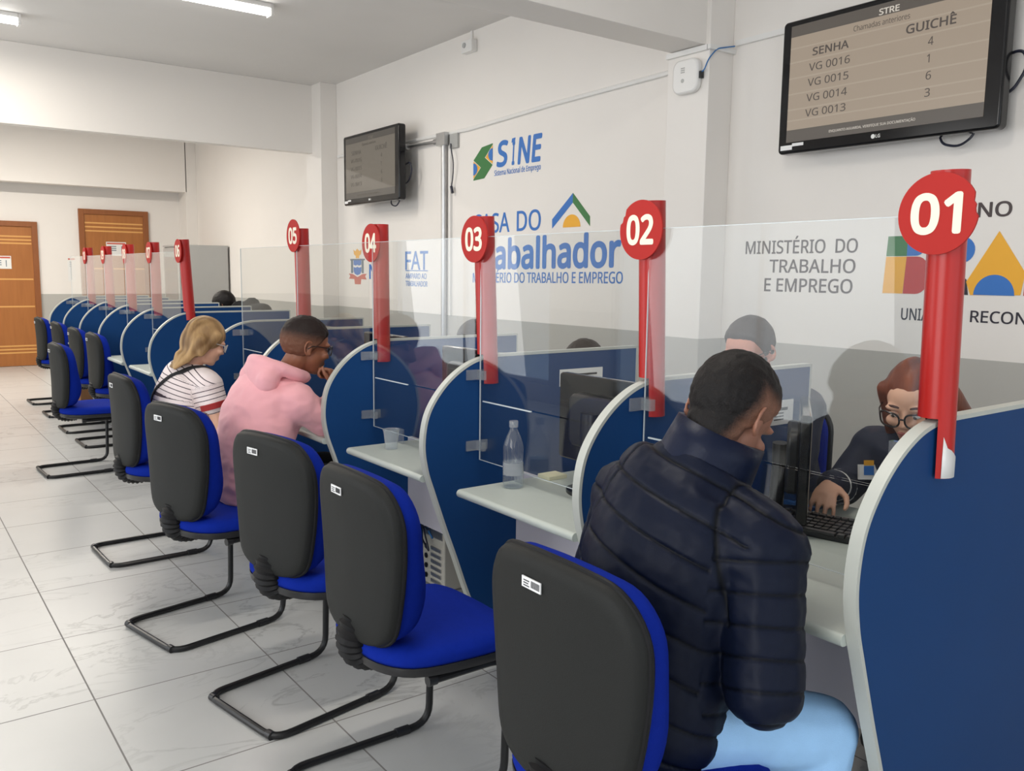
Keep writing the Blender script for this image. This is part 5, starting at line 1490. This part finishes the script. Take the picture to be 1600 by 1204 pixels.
# ---- clerks behind the desks --------------------------------------------------------------
def clerk(label, H, fwd, shirt, skin, hairmat, pelvis, yc, mask=None, thick=0.012, arms=None, up=(0, 0, 1), female=False, k=1.0, long_hair=False, wears=None, trousers=True):
    """seated figure facing the clients; H is the head centre"""
    R = head_frame(fwd, up)
    f = nrm(V3(fwd[0], fwd[1], 0)); l = V3(-f[1], f[0], 0)
    pel = V3(*pelvis)
    nk = H + R @ V3(-0.035, 0, -0.135) * k - f * 0.01
    up_ = nk - V3(0, 0, 0.075) - f * 0.02
    J = dict(k=k, pelvis=pel, waist=lerp(pel, up_, 0.32), chest=lerp(pel, up_, 0.72), upper=up_, neck=nk,
             shL=up_ + l * 0.185 * k - V3(0, 0, 0.015), shR=up_ - l * 0.185 * k - V3(0, 0, 0.015), hipL=pel + l * 0.09, hipR=pel - l * 0.09,
             knL=pel + f * 0.40 + l * 0.11 - V3(0, 0, 0.02), knR=pel + f * 0.40 - l * 0.11 - V3(0, 0, 0.02), toe=f)
    J['anL'] = J['knL'] - V3(0, 0, 0.42); J['anR'] = J['knR'] - V3(0, 0, 0.42)
    J['elL'] = J['shL'] + f * 0.10 + l * 0.05 - V3(0, 0, 0.20); J['elR'] = J['shR'] + f * 0.10 - l * 0.05 - V3(0, 0, 0.20)
    J['wrL'] = J['elL'] + f * 0.20 - l * 0.06 + V3(0, 0, 0.03); J['wrR'] = J['elR'] + f * 0.20 + l * 0.06 + V3(0, 0, 0.03)
    J['handL'] = dict(d=tuple(f - V3(0, 0, 0.15)), palm=(0, 0, -1), curl=0.55, ts=1); J['handR'] = dict(d=tuple(f - V3(0, 0, 0.15)), palm=(0, 0, -1), curl=0.55, ts=-1)
    if arms: J.update(arms)
    t = person(label, (pel[0], pel[1], 0))
    attach(bake(body(J, H, R, female), 0.006, 3), 'body', skin, t)
    mb = MB()
    c, w, s = torso_rings(J, 0.020)
    mb.sweep(c, w, side=s, n=22)
    for a in 'LR':
        sleeve(mb, J, a, 0.018, 0.018, 0.014, 1.9)
    me = bake(mb, 0.010, 4); P = coords(me); Nn = normals(me); setco(me, P + Nn * (fbm(P, 12.0) * 0.005)[:, None])
    attach(me, 'jacket', shirt, t)
    if trousers: attach(bake(legs_cloth(J, 0.012, 0.95), 0.014, 2), 'trousers', M['blackcloth'], t)
    shoes(J, t)
    if mask is not None:
        me, at = hair_cap(H, R, k, thick, mask, None, 0.003, 80, 60, 60)
        attach(me, 'hair', hairmat, t, at)
    return t, J, R

def short_mask(front=0.045):
    def m(p):
        x, y, z = p
        line = -0.055 if x < -0.02 else (-0.055 + (x + 0.02) * (front + 0.055) / 0.07 if x < 0.05 else front + (x - 0.05) * 0.5)
        return smooth01((z - line) / 0.02)
    return m
M['hair_dark'] = attr_mat('dark brown hair', 'dens', srgb(40, 30, 26), srgb(46, 36, 32), 0.5)
M['hair_black'] = attr_mat('black hair', 'dens', srgb(18, 15, 15), srgb(22, 18, 18), 0.5)
M['hair_auburn'] = attr_mat('auburn hair', 'dens', srgb(82, 40, 30), srgb(132, 72, 50), 0.45, 90.0)

# clerk with red hair and dark glasses at the first desk
Hh = V3(2.475, 0.425, 1.075)
fw = (-0.93, -0.20, -0.34)
t, J, R = clerk('person with auburn hair and dark glasses typing behind the first desk', Hh, fw, M['navycloth'], M['skin_fair'], M['hair_auburn'], (2.93, 0.42, 0.55), 0.42, None, female=True, k=0.96,
                arms=dict(shL=V3(2.64, 0.255, 0.86), shR=V3(2.56, 0.590, 0.900), elR=V3(2.47, 0.640, 0.745 + 0.03), wrR=V3(2.285, 0.565, 0.825), elL=V3(2.50, 0.22, 0.78), wrL=V3(2.30, 0.30, 0.79),
                          handR=dict(d=(-0.85, -0.35, -0.22), palm=(0.0, 0, -1), curl=0.42, ts=-1, spread=0.16, thumb=0.3), handL=dict(d=(-0.95, 0.1, -0.12), palm=(0, 0, -1), curl=0.6, ts=1)))
k = 0.96
def hp(x, y, z): return Hh + R @ (V3(x, y, z) * k)
mb = MB()
mb.ell(hp(-0.020, 0, 0.046), V3(0.100, 0.088, 0.092) * k, R, 24, 16)
mb.ell(hp(-0.062, 0, -0.01), V3(0.065, 0.088, 0.11) * k, R, 20, 14)
for yy, fwdx in ((0.078, 0.0), (-0.078, 0.0), (0.05, -0.06), (-0.05, -0.06), (0.0, -0.08)):
    mb.caps(hp(fwdx + 0.012, yy, 0.050), hp(fwdx - 0.03, yy * 1.1, -0.07), 0.026, 0.026)
    mb.caps(hp(fwdx - 0.03, yy * 1.1, -0.07), hp(fwdx - 0.055, yy * 1.15, -0.175), 0.026, 0.014)
mb.caps(hp(-0.05, 0.04, 0.020), V3(2.640, 0.370, 1.020), 0.070, 0.045); mb.caps(V3(2.640, 0.370, 1.020), V3(2.675, 0.345, 0.92), 0.045, 0.025)
me = bake(mb, 0.006, 10); P = coords(me); Nn = normals(me); L_ = (P - Hh) @ R
stn = fbm(np.stack([L_[:, 1] * 50, L_[:, 0] * 14, L_[:, 2] * 8], 1), 1.0)
setco(me, P + Nn * (stn * 0.005)[:, None])
attach(me, 'hair', M['hair_auburn'], t, {'dens': np.clip(0.5 + stn * 0.9, 0, 1)})
glasses(t, hp(0.0, 0, -0.004), R, k * 1.1, M['frame_dark'], 0.028, True)
for s in (1, -1):
    e_ = MB().ell(hp(0.083, s * 0.032, -0.001), V3(0.012, 0.013, 0.0085) * k, R).build('eye', M['white_eye'], t, smooth=True)
    MB().ell(hp(0.0925, s * 0.032 - 0.002, -0.003), V3(0.004, 0.0055, 0.0055) * k, R).build('iris', M['iris'], e_, smooth=True)
    MB().sweep([hp(0.090, s * 0.016, 0.024), hp(0.093, s * 0.034, 0.030), hp(0.080, s * 0.052, 0.024)], [(0.0035, 0.002)] * 3, n=8).build('eyebrow', M['belt'], t, smooth=True)
    MB().sweep([hp(0.090, s * 0.020, 0.004), hp(0.094, s * 0.033, 0.010), hp(0.083, s * 0.047, 0.003)], [(0.003, 0.0016)] * 3, n=8).build('eyelid', M['skin_fair'], t, smooth=True)
MB().ell(hp(0.094, 0, -0.060), V3(0.008, 0.024, 0.005) * k, R).ell(hp(0.093, 0, -0.069), V3(0.008, 0.020, 0.006) * k, R).build('lips', M['lip'], t, smooth=True)
# sleeve badge and white piping of the uniform
ea = J['elR']; sa = J['shR']
bc = lerp(sa, ea, 0.62) + V3(-0.03, -0.055, 0.02)
bd = thing_badge = MB()
Bn = nrm(V3(-0.55, -0.8, 0.15)); Bx = nrm(np.cross(V3(0, 0, 1), Bn)); By = np.cross(Bn, Bx)
def bpt(u, v): return bc + Bn * 0.022 + Bx * u + By * v
mb = MB()
for (u0, u1, v0, v1) in ((-0.030, 0.030, -0.026, 0.020),):
    mb.add([bpt(u0, v0), bpt(u1, v0), bpt(u1, v1), bpt(u0, v1), bpt(u0, v0) - Bn * 0.012, bpt(u1, v0) - Bn * 0.012, bpt(u1, v1) - Bn * 0.012, bpt(u0, v1) - Bn * 0.012], [(0, 1, 2, 3), (4, 5, 6, 7), (0, 1, 5, 4), (1, 2, 6, 5), (2, 3, 7, 6), (3, 0, 4, 7)])
bo_ = mb.build('sleeve_badge', M['paper'], t)
mb = MB(); mb.add([bpt(-0.016, -0.012) + Bn * 0.001, bpt(0.016, -0.012) + Bn * 0.001, bpt(0.016, 0.016) + Bn * 0.001, bpt(-0.016, 0.016) + Bn * 0.001], [(0, 1, 2, 3)]); mb.build('badge_shield', M['blueletter'], bo_)
mb = MB(); mb.add([bpt(-0.016, 0.018) + Bn * 0.001, bpt(0.016, 0.018) + Bn * 0.001, bpt(0.016, 0.034) + Bn * 0.001, bpt(-0.016, 0.034) + Bn * 0.001], [(0, 1, 2, 3)]); mb.build('badge_crown', M['yellow'], bo_)
wv = J['wrR']
for q in (0.30, 0.62):
    c_ = lerp(ea, wv, q); a_ = nrm(wv - ea)
    MB().sweep([c_ - a_ * 0.006, c_ + a_ * 0.006], 0.062 - 0.022 * q, n=20).build('cuff_piping', M['paper'], t, smooth=True)

# clerk with glasses behind partition 02
t, J, R = clerk('person with receding brown hair seen above partition 02', V3(2.69, 1.205, 1.160), (-0.93, -0.05, -0.30), M['navycloth'], M['skin_pink'], M['hair_dark'], (2.93, 1.18, 0.55), 1.2, short_mask(0.062), 0.010)
glasses(t, V3(2.69, 1.205, 1.160), R, 1.0, M['frame_dark'])
clerk('person with dark hair whose crown shows above partition 03', V3(2.87, 2.36, 0.985), (-0.85, 0.0, -0.52), M['navycloth'], M['skin_tan'], M['hair_dark'], (3.1, 2.3, 0.52), 2.3, short_mask(0.05), 0.014)
clerk('person with brown hair half hidden by the 03 post', V3(2.88, 3.36, 1.035), (-0.85, 0.1, -0.45), M['navycloth'], M['skin_brown'], M['hair_dark'], (3.1, 3.3, 0.52), 3.3, short_mask(0.05), 0.012)
clerk('person with black hair and black clothes at the far end behind the 06 post', V3(2.84, 7.80, 1.10), (-0.5, 0.6, -0.35), M['blackcloth'], M['skin_brown'], M['hair_black'], (3.02, 7.3, 0.62), 7.5, lambda p: 1.0, 0.020, arms=dict(shL=V3(2.88, 7.50, 1.02), shR=V3(3.0, 7.15, 1.06), upper=V3(2.96, 7.42, 1.03)))

# ------------------------------------------------------------------ things on and under the desks
DZ = 0.738
def monitor(y, x, w, h, zc, label, rz=0.0, neck=True):
    t = thing('computer_monitor', label, 'monitor', (x, y, DZ), rz, group='monitors on the desks')
    Mx = Matrix.Translation((x, y, 0)) @ Matrix.Rotation(rz, 4, 'Z')
    def W(mb):
        mb.v = [tuple(Mx @ Vector(p)) for p in mb.v]; return mb
    mb = MB(); mb.prism([(a, zc + b) for a, b in rrect(w, h, 0.012)], 0, 0.02, 0.05); W(mb).build('case', M['bezel'], t, smooth=True, bevel=0.006)
    mb = MB(); mb.prism([(a, zc + b) for a, b in rrect(w * 0.6, h * 0.6, 0.03)], 0, -0.012, 0.025); W(mb).build('back_cover', M['blackpl'], t, smooth=True, bevel=0.01)
    W(MB().box((0.049, -w / 2 + 0.02, zc - h / 2 + 0.03), (0.0515, w / 2 - 0.02, zc + h / 2 - 0.02))).build('screen', M['dimscreen'], t)
    mb = MB(); mb.sweep([V3(-0.035, 0, DZ + 0.012), V3(-0.03, 0, DZ + 0.15), V3(-0.03, 0, zc + h * 0.12)], [(0.036, 0.022), (0.033, 0.020), (0.034, 0.022)], side=V3(0, 1, 0), n=16); W(mb).build('stand_column', M['blackpl'], t, smooth=True)
    mb = MB(); mb.sweep([V3(0, 0, DZ), V3(0, 0, DZ + 0.012), V3(0, 0, DZ + 0.022)], [(0.11, 0.075), (0.11, 0.075), (0.07, 0.05)], side=V3(0, 1, 0), n=28); W(mb).build('base', M['blackpl'], t, smooth=True)
    return t
monitor(1.12, 1.835, 0.42, 0.29, 0.97, 'black computer monitor seen from behind on the desk with the bottle')
monitor(0.60, 2.13, 0.42, 0.30, 0.925, 'black computer monitor between the navy jacket man and the red haired clerk', -0.95)
monitor(1.98, 1.90, 0.42, 0.28, 1.0, 'black computer monitor on the desk with the plastic cup')
monitor(2.90, 2.00, 0.42, 0.28, 1.0, 'black computer monitor in front of the man in pink')
monitor(3.72, 2.00, 0.42, 0.28, 1.0, 'black computer monitor in front of the striped T-shirt woman')

def keyboard(x, y, rz, label):
    t = thing('keyboard', label, 'keyboard', (x, y, DZ), rz, group='keyboards')
    Mx = Matrix.Translation((x, y, 0)) @ Matrix.Rotation(rz, 4, 'Z')
    def W(mb):
        mb.v = [tuple(Mx @ Vector(p)) for p in mb.v]; return mb
    mb = MB(); mb.prism([(-0.075, DZ + 0.03), (-0.075, DZ), (0.075, DZ), (0.075, DZ + 0.016)], 1, -0.22, 0.22); W(mb).build('case', M['blackpl'], t, bevel=0.004)
    for r in range(6):
        kx = -0.062 + r * 0.0235 + (0.006 if r else 0)
        z = DZ + 0.03 - 0.014 * (kx + 0.075) / 0.15
        if r == 5:
            spans = [(-0.21, -0.185), (-0.18, -0.16), (-0.155, -0.135), (-0.13, 0.0), (0.005, 0.025), (0.03, 0.05)] + [(0.07 + k * 0.021, 0.088 + k * 0.021) for k in range(7)]
        else:
            spans = [(-0.21 + k * 0.0205, -0.1925 + k * 0.0205) for k in range(20)]
        mb = MB()
        for a, b in spans:
            mb.box((kx, a, z - 0.002), (kx + 0.0185, b, z + 0.006))
        W(mb).build('key_row', M['greykey'], t, bevel=0.0015)
    return t
M['greykey'] = mat('dark grey key caps', (0.03, 0.03, 0.032, 1), 0.35, 0.05)
keyboard(2.11, 0.40, PI + 0.25, 'black keyboard under the hand of the red haired clerk')
keyboard(2.22, 1.15, PI, 'black keyboard behind the monitor on the bottle desk')

# plastic cup
t = thing('plastic_cup', 'empty clear plastic cup on the desk under post 04', 'cup', (1.655, 2.10, DZ))
M['cupmat'] = acrylic('thin frosted cup plastic', (0.92, 0.94, 0.95, 1), 1.35, 0.18)
CX, CYY = 1.64, 2.12
MB().lathe((CX, CYY, DZ), [(0.0, 0.001), (0.024, 0.001), (0.0255, 0.02), (0.029, 0.05), (0.0335, 0.078), (0.0345, 0.080), (0.0325, 0.080), (0.028, 0.05), (0.0245, 0.02), (0.023, 0.003), (0.0, 0.003)], 32).build('cup_wall', M['cupmat'], t, smooth=True)
MB().sweep([V3(CX + 0.0345 * math.cos(2 * PI * i / 32), CYY + 0.0345 * math.sin(2 * PI * i / 32), DZ + 0.080) for i in range(32)], 0.0016, n=8, closed=True).build('rim', M['clip'], t, smooth=True)
# water bottle
BX, BY = 1.675, 1.345
t = thing('water_bottle', 'half full clear plastic water bottle on the second desk', 'bottle', (BX, BY, DZ))
M['pet'] = acrylic('clear bottle plastic', (0.965, 0.975, 0.98, 1), 1.45, 0.05)
M['water'] = acrylic('water', (0.93, 0.95, 0.96, 1), 1.33, 0.03)
MB().lathe((BX, BY, DZ), [(0.0, 0.002), (0.030, 0.001), (0.034, 0.006), (0.034, 0.05), (0.0325, 0.056), (0.034, 0.062), (0.034, 0.085), (0.0325, 0.09), (0.034, 0.096), (0.034, 0.135), (0.032, 0.148), (0.024, 0.172), (0.015, 0.190), (0.0125, 0.198), (0.0125, 0.205)], 36).build('bottle_body', M['pet'], t, smooth=True)
MB().lathe((BX, BY, DZ), [(0.0, 0.004), (0.031, 0.004), (0.0325, 0.01), (0.0325, 0.092), (0.0, 0.092)], 30).build('water_fill', M['water'], t, smooth=True)
MB().lathe((BX, BY, DZ), [(0.0345, 0.045), (0.0347, 0.046), (0.0347, 0.085), (0.0345, 0.086)], 36).build('label_band', acrylic('bottle label', (0.8, 0.82, 0.86, 1), 1.4, 0.3), t, smooth=True)
mb = MB().lathe((BX, BY, DZ), [(0.0, 0.203), (0.0145, 0.203), (0.0150, 0.205), (0.0150, 0.222), (0.014, 0.224), (0.0, 0.224)], 28)
mb.build('cap', M['cupmat'], t, smooth=True)
# notepad behind the monitor base
t = thing('notepad', 'small stack of cream note paper beside the monitor base on the bottle desk', 'notepad', (1.87, 1.375, DZ))
MB().box((1.83, 1.345, DZ), (1.91, 1.41, DZ + 0.014)).build('sheets', mat('cream paper', srgb(222, 216, 180), 0.8, 0.04), t, bevel=0.002)
# notes taped to the partitions
def note(x0, x1, y, z0, z1, label, tilt=0.0):
    t = thing('paper_note', label, 'note', ((x0 + x1) / 2, y, z0), group='notes taped to partitions')
    MB().box((x0, y - 0.0015, z0), (x1, y, z1)).build('sheet', M['paper'], t)
    mb = MB()
    mb.box((x0 + 0.02, y - 0.002, z1 - (z1 - z0) * 0.42), (x1 - 0.03, y - 0.0014, z1 - (z1 - z0) * 0.30))
    for k in range(3):
        z = z1 - (z1 - z0) * (0.55 + 0.13 * k)
        mb.box((x0 + 0.02, y - 0.002, z), (x1 - 0.05, y - 0.0014, z + 0.004))
    mb.build('print', M['ink'], t)
note(2.10, 2.32, PY[2] - PT / 2, 1.015, 1.08, 'white printed note taped to the 03 partition above the monitor')
note(2.30, 2.42, PY[1] - PT / 2, 0.965, 1.045, 'white note taped to the 02 partition beside the navy jacket man')

# computer tower under the third desk
t = thing('computer_tower', 'beige computer tower on the floor under the cup desk', 'computer', (2.12, 2.3, 0))
MB().box((1.955, 2.22, 0.04), (2.36, 2.41, 0.44)).build('case', M['beige'], t, bevel=0.006)
MB().box((1.93, 2.20, 0.0), (2.36, 2.43, 0.04)).build('stand', M['cabinet'], t, bevel=0.004)
MB().box((1.951, 2.235, 0.27), (1.955, 2.395, 0.42)).build('port_plate', M['galv'], t)
mb = MB()
for k in range(6): mb.box((1.950, 2.245, 0.06 + k * 0.03), (1.955, 2.33, 0.075 + k * 0.03))
mb.build('slot_covers', M['galv'], t)
mb = MB()
for k in range(4): mb.cyl((1.951, 2.37, 0.08 + k * 0.045), (1.948, 2.37, 0.08 + k * 0.045), 0.012)
mb.build('audio_port', M['blackpl'], t)
rnd = random.Random(5)
for k in range(6):
    y0, z0 = 2.245 + 0.028 * k, 0.40 - 0.03 * (k % 3)
    pts = [V3(1.952, y0, z0), V3(1.925, y0 + rnd.uniform(-0.03, 0.03), z0 - 0.03), V3(1.915, y0 + rnd.uniform(-0.09, 0.09), 0.27 + rnd.uniform(-0.05, 0.07)), V3(1.925, y0 + rnd.uniform(-0.07, 0.09), 0.34), V3(1.93, y0 + rnd.uniform(-0.05, 0.05), 0.46), V3(1.945, y0 + rnd.uniform(-0.04, 0.04), 0.62)]
    tag(MB().sweep(spline(pts, 6), 0.0045, n=6).build('computer_cable', M['bluecable'] if k == 2 else M['cable'], smooth=True), 'tangled dark cables behind the beige computer tower' if k != 2 else 'blue network cable behind the beige computer tower', 'cable', 'tangled computer cables' if k != 2 else None)

# grey steel cabinet against the right wall near the far end
t = thing('steel_cabinet', 'grey steel cabinet with glass door against the right wall behind the 06 post', 'cabinet', (3.9, 12.2, 0))
MB().box((3.55, 11.8, 0.04), (4.22, 12.62, 1.78)).build('body', M['cabinet'], t, bevel=0.006)
MB().box((3.53, 11.8, 1.775), (4.23, 12.64, 1.80)).build('top', M['cabinet'], t, bevel=0.004)
d_ = MB().box((3.525, 11.82, 0.08), (3.549, 12.60, 1.76)).build('door', M['cabinet'], t, bevel=0.004)
for z0, z1 in ((0.14, 0.88), (0.94, 1.70)):
    MB().box((3.521, 11.88, z0), (3.5245, 12.54, z1)).build('door_pane', M['glassgrey'], d_)
MB().box((3.505, 11.86, 0.88), (3.525, 11.88, 0.98)).build('handle', M['alu'], d_)
for x in (3.58, 4.16):
    for y in (11.83, 12.56): MB().box((x, y, 0), (x + 0.04, y + 0.04, 0.04)).build('foot', M['blackpl'], t)

# notices at the far end
def notice(x0, x1, z0, z1, y, label, band=True):
    t = thing('paper_notice', label, 'notice', ((x0 + x1) / 2, y, z0), group='notices at the far end')
    MB().box((x0, y - 0.002, z0), (x1, y, z1)).build('sheet', M['paper'], t)
    mb = MB(); mb.box((x0 + 0.01, y - 0.003, z1 - 0.035), (x1 - 0.01, y - 0.0018, z1 - 0.012)); mb.build('header', M['crestred'] if band else M['ink'], t)
    mb = MB()
    for k in range(3): mb.box((x0 + 0.03, y - 0.003, z1 - 0.075 - k * 0.03), (x0 + (x1 - x0) * 0.5, y - 0.0018, z1 - 0.062 - k * 0.03))
    mb.box((x1 - 0.07, y - 0.003, z0 + 0.03), (x1 - 0.06, y - 0.0018, z1 - 0.06))
    mb.build('print', M['greypaint'], t)
yd = YF - 0.025
notice(1.42, 1.672, 1.43, 1.615, yd, 'white notice with a red header on the leftmost brown door')
notice(2.963, 3.25, 1.65, 1.86, yd, 'white notice with a red header on the brown door behind the red posts')
notice(2.415, 2.525, 1.25, 1.61, YF, 'narrow white notice hanging on the wall between the two doors')
# cardboard box under the far desks
t = thing('cardboard_box', 'open brown cardboard box on the floor under the far chairs', 'box', (1.85, 9.25, 0))
MB().box((1.70, 9.02, 0), (1.71, 9.32, 0.26)).box((1.94, 9.02, 0), (1.95, 9.32, 0.26)).box((1.71, 9.02, 0), (1.94, 9.03, 0.26)).box((1.71, 9.31, 0), (1.94, 9.32, 0.26)).box((1.71, 9.03, 0), (1.94, 9.31, 0.01)).build('carton', M['cardboard'], t)
MB().add([(1.70, 9.02, 0.26), (1.70, 9.32, 0.26), (1.60, 9.32, 0.22), (1.60, 9.02, 0.22), (1.70, 9.02, 0.265), (1.70, 9.32, 0.265), (1.60, 9.32, 0.225), (1.60, 9.02, 0.225)], [(0, 1, 2, 3), (4, 5, 6, 7), (0, 1, 5, 4), (1, 2, 6, 5), (2, 3, 7, 6), (3, 0, 4, 7)]).build('flap', M['cardboard'], t)
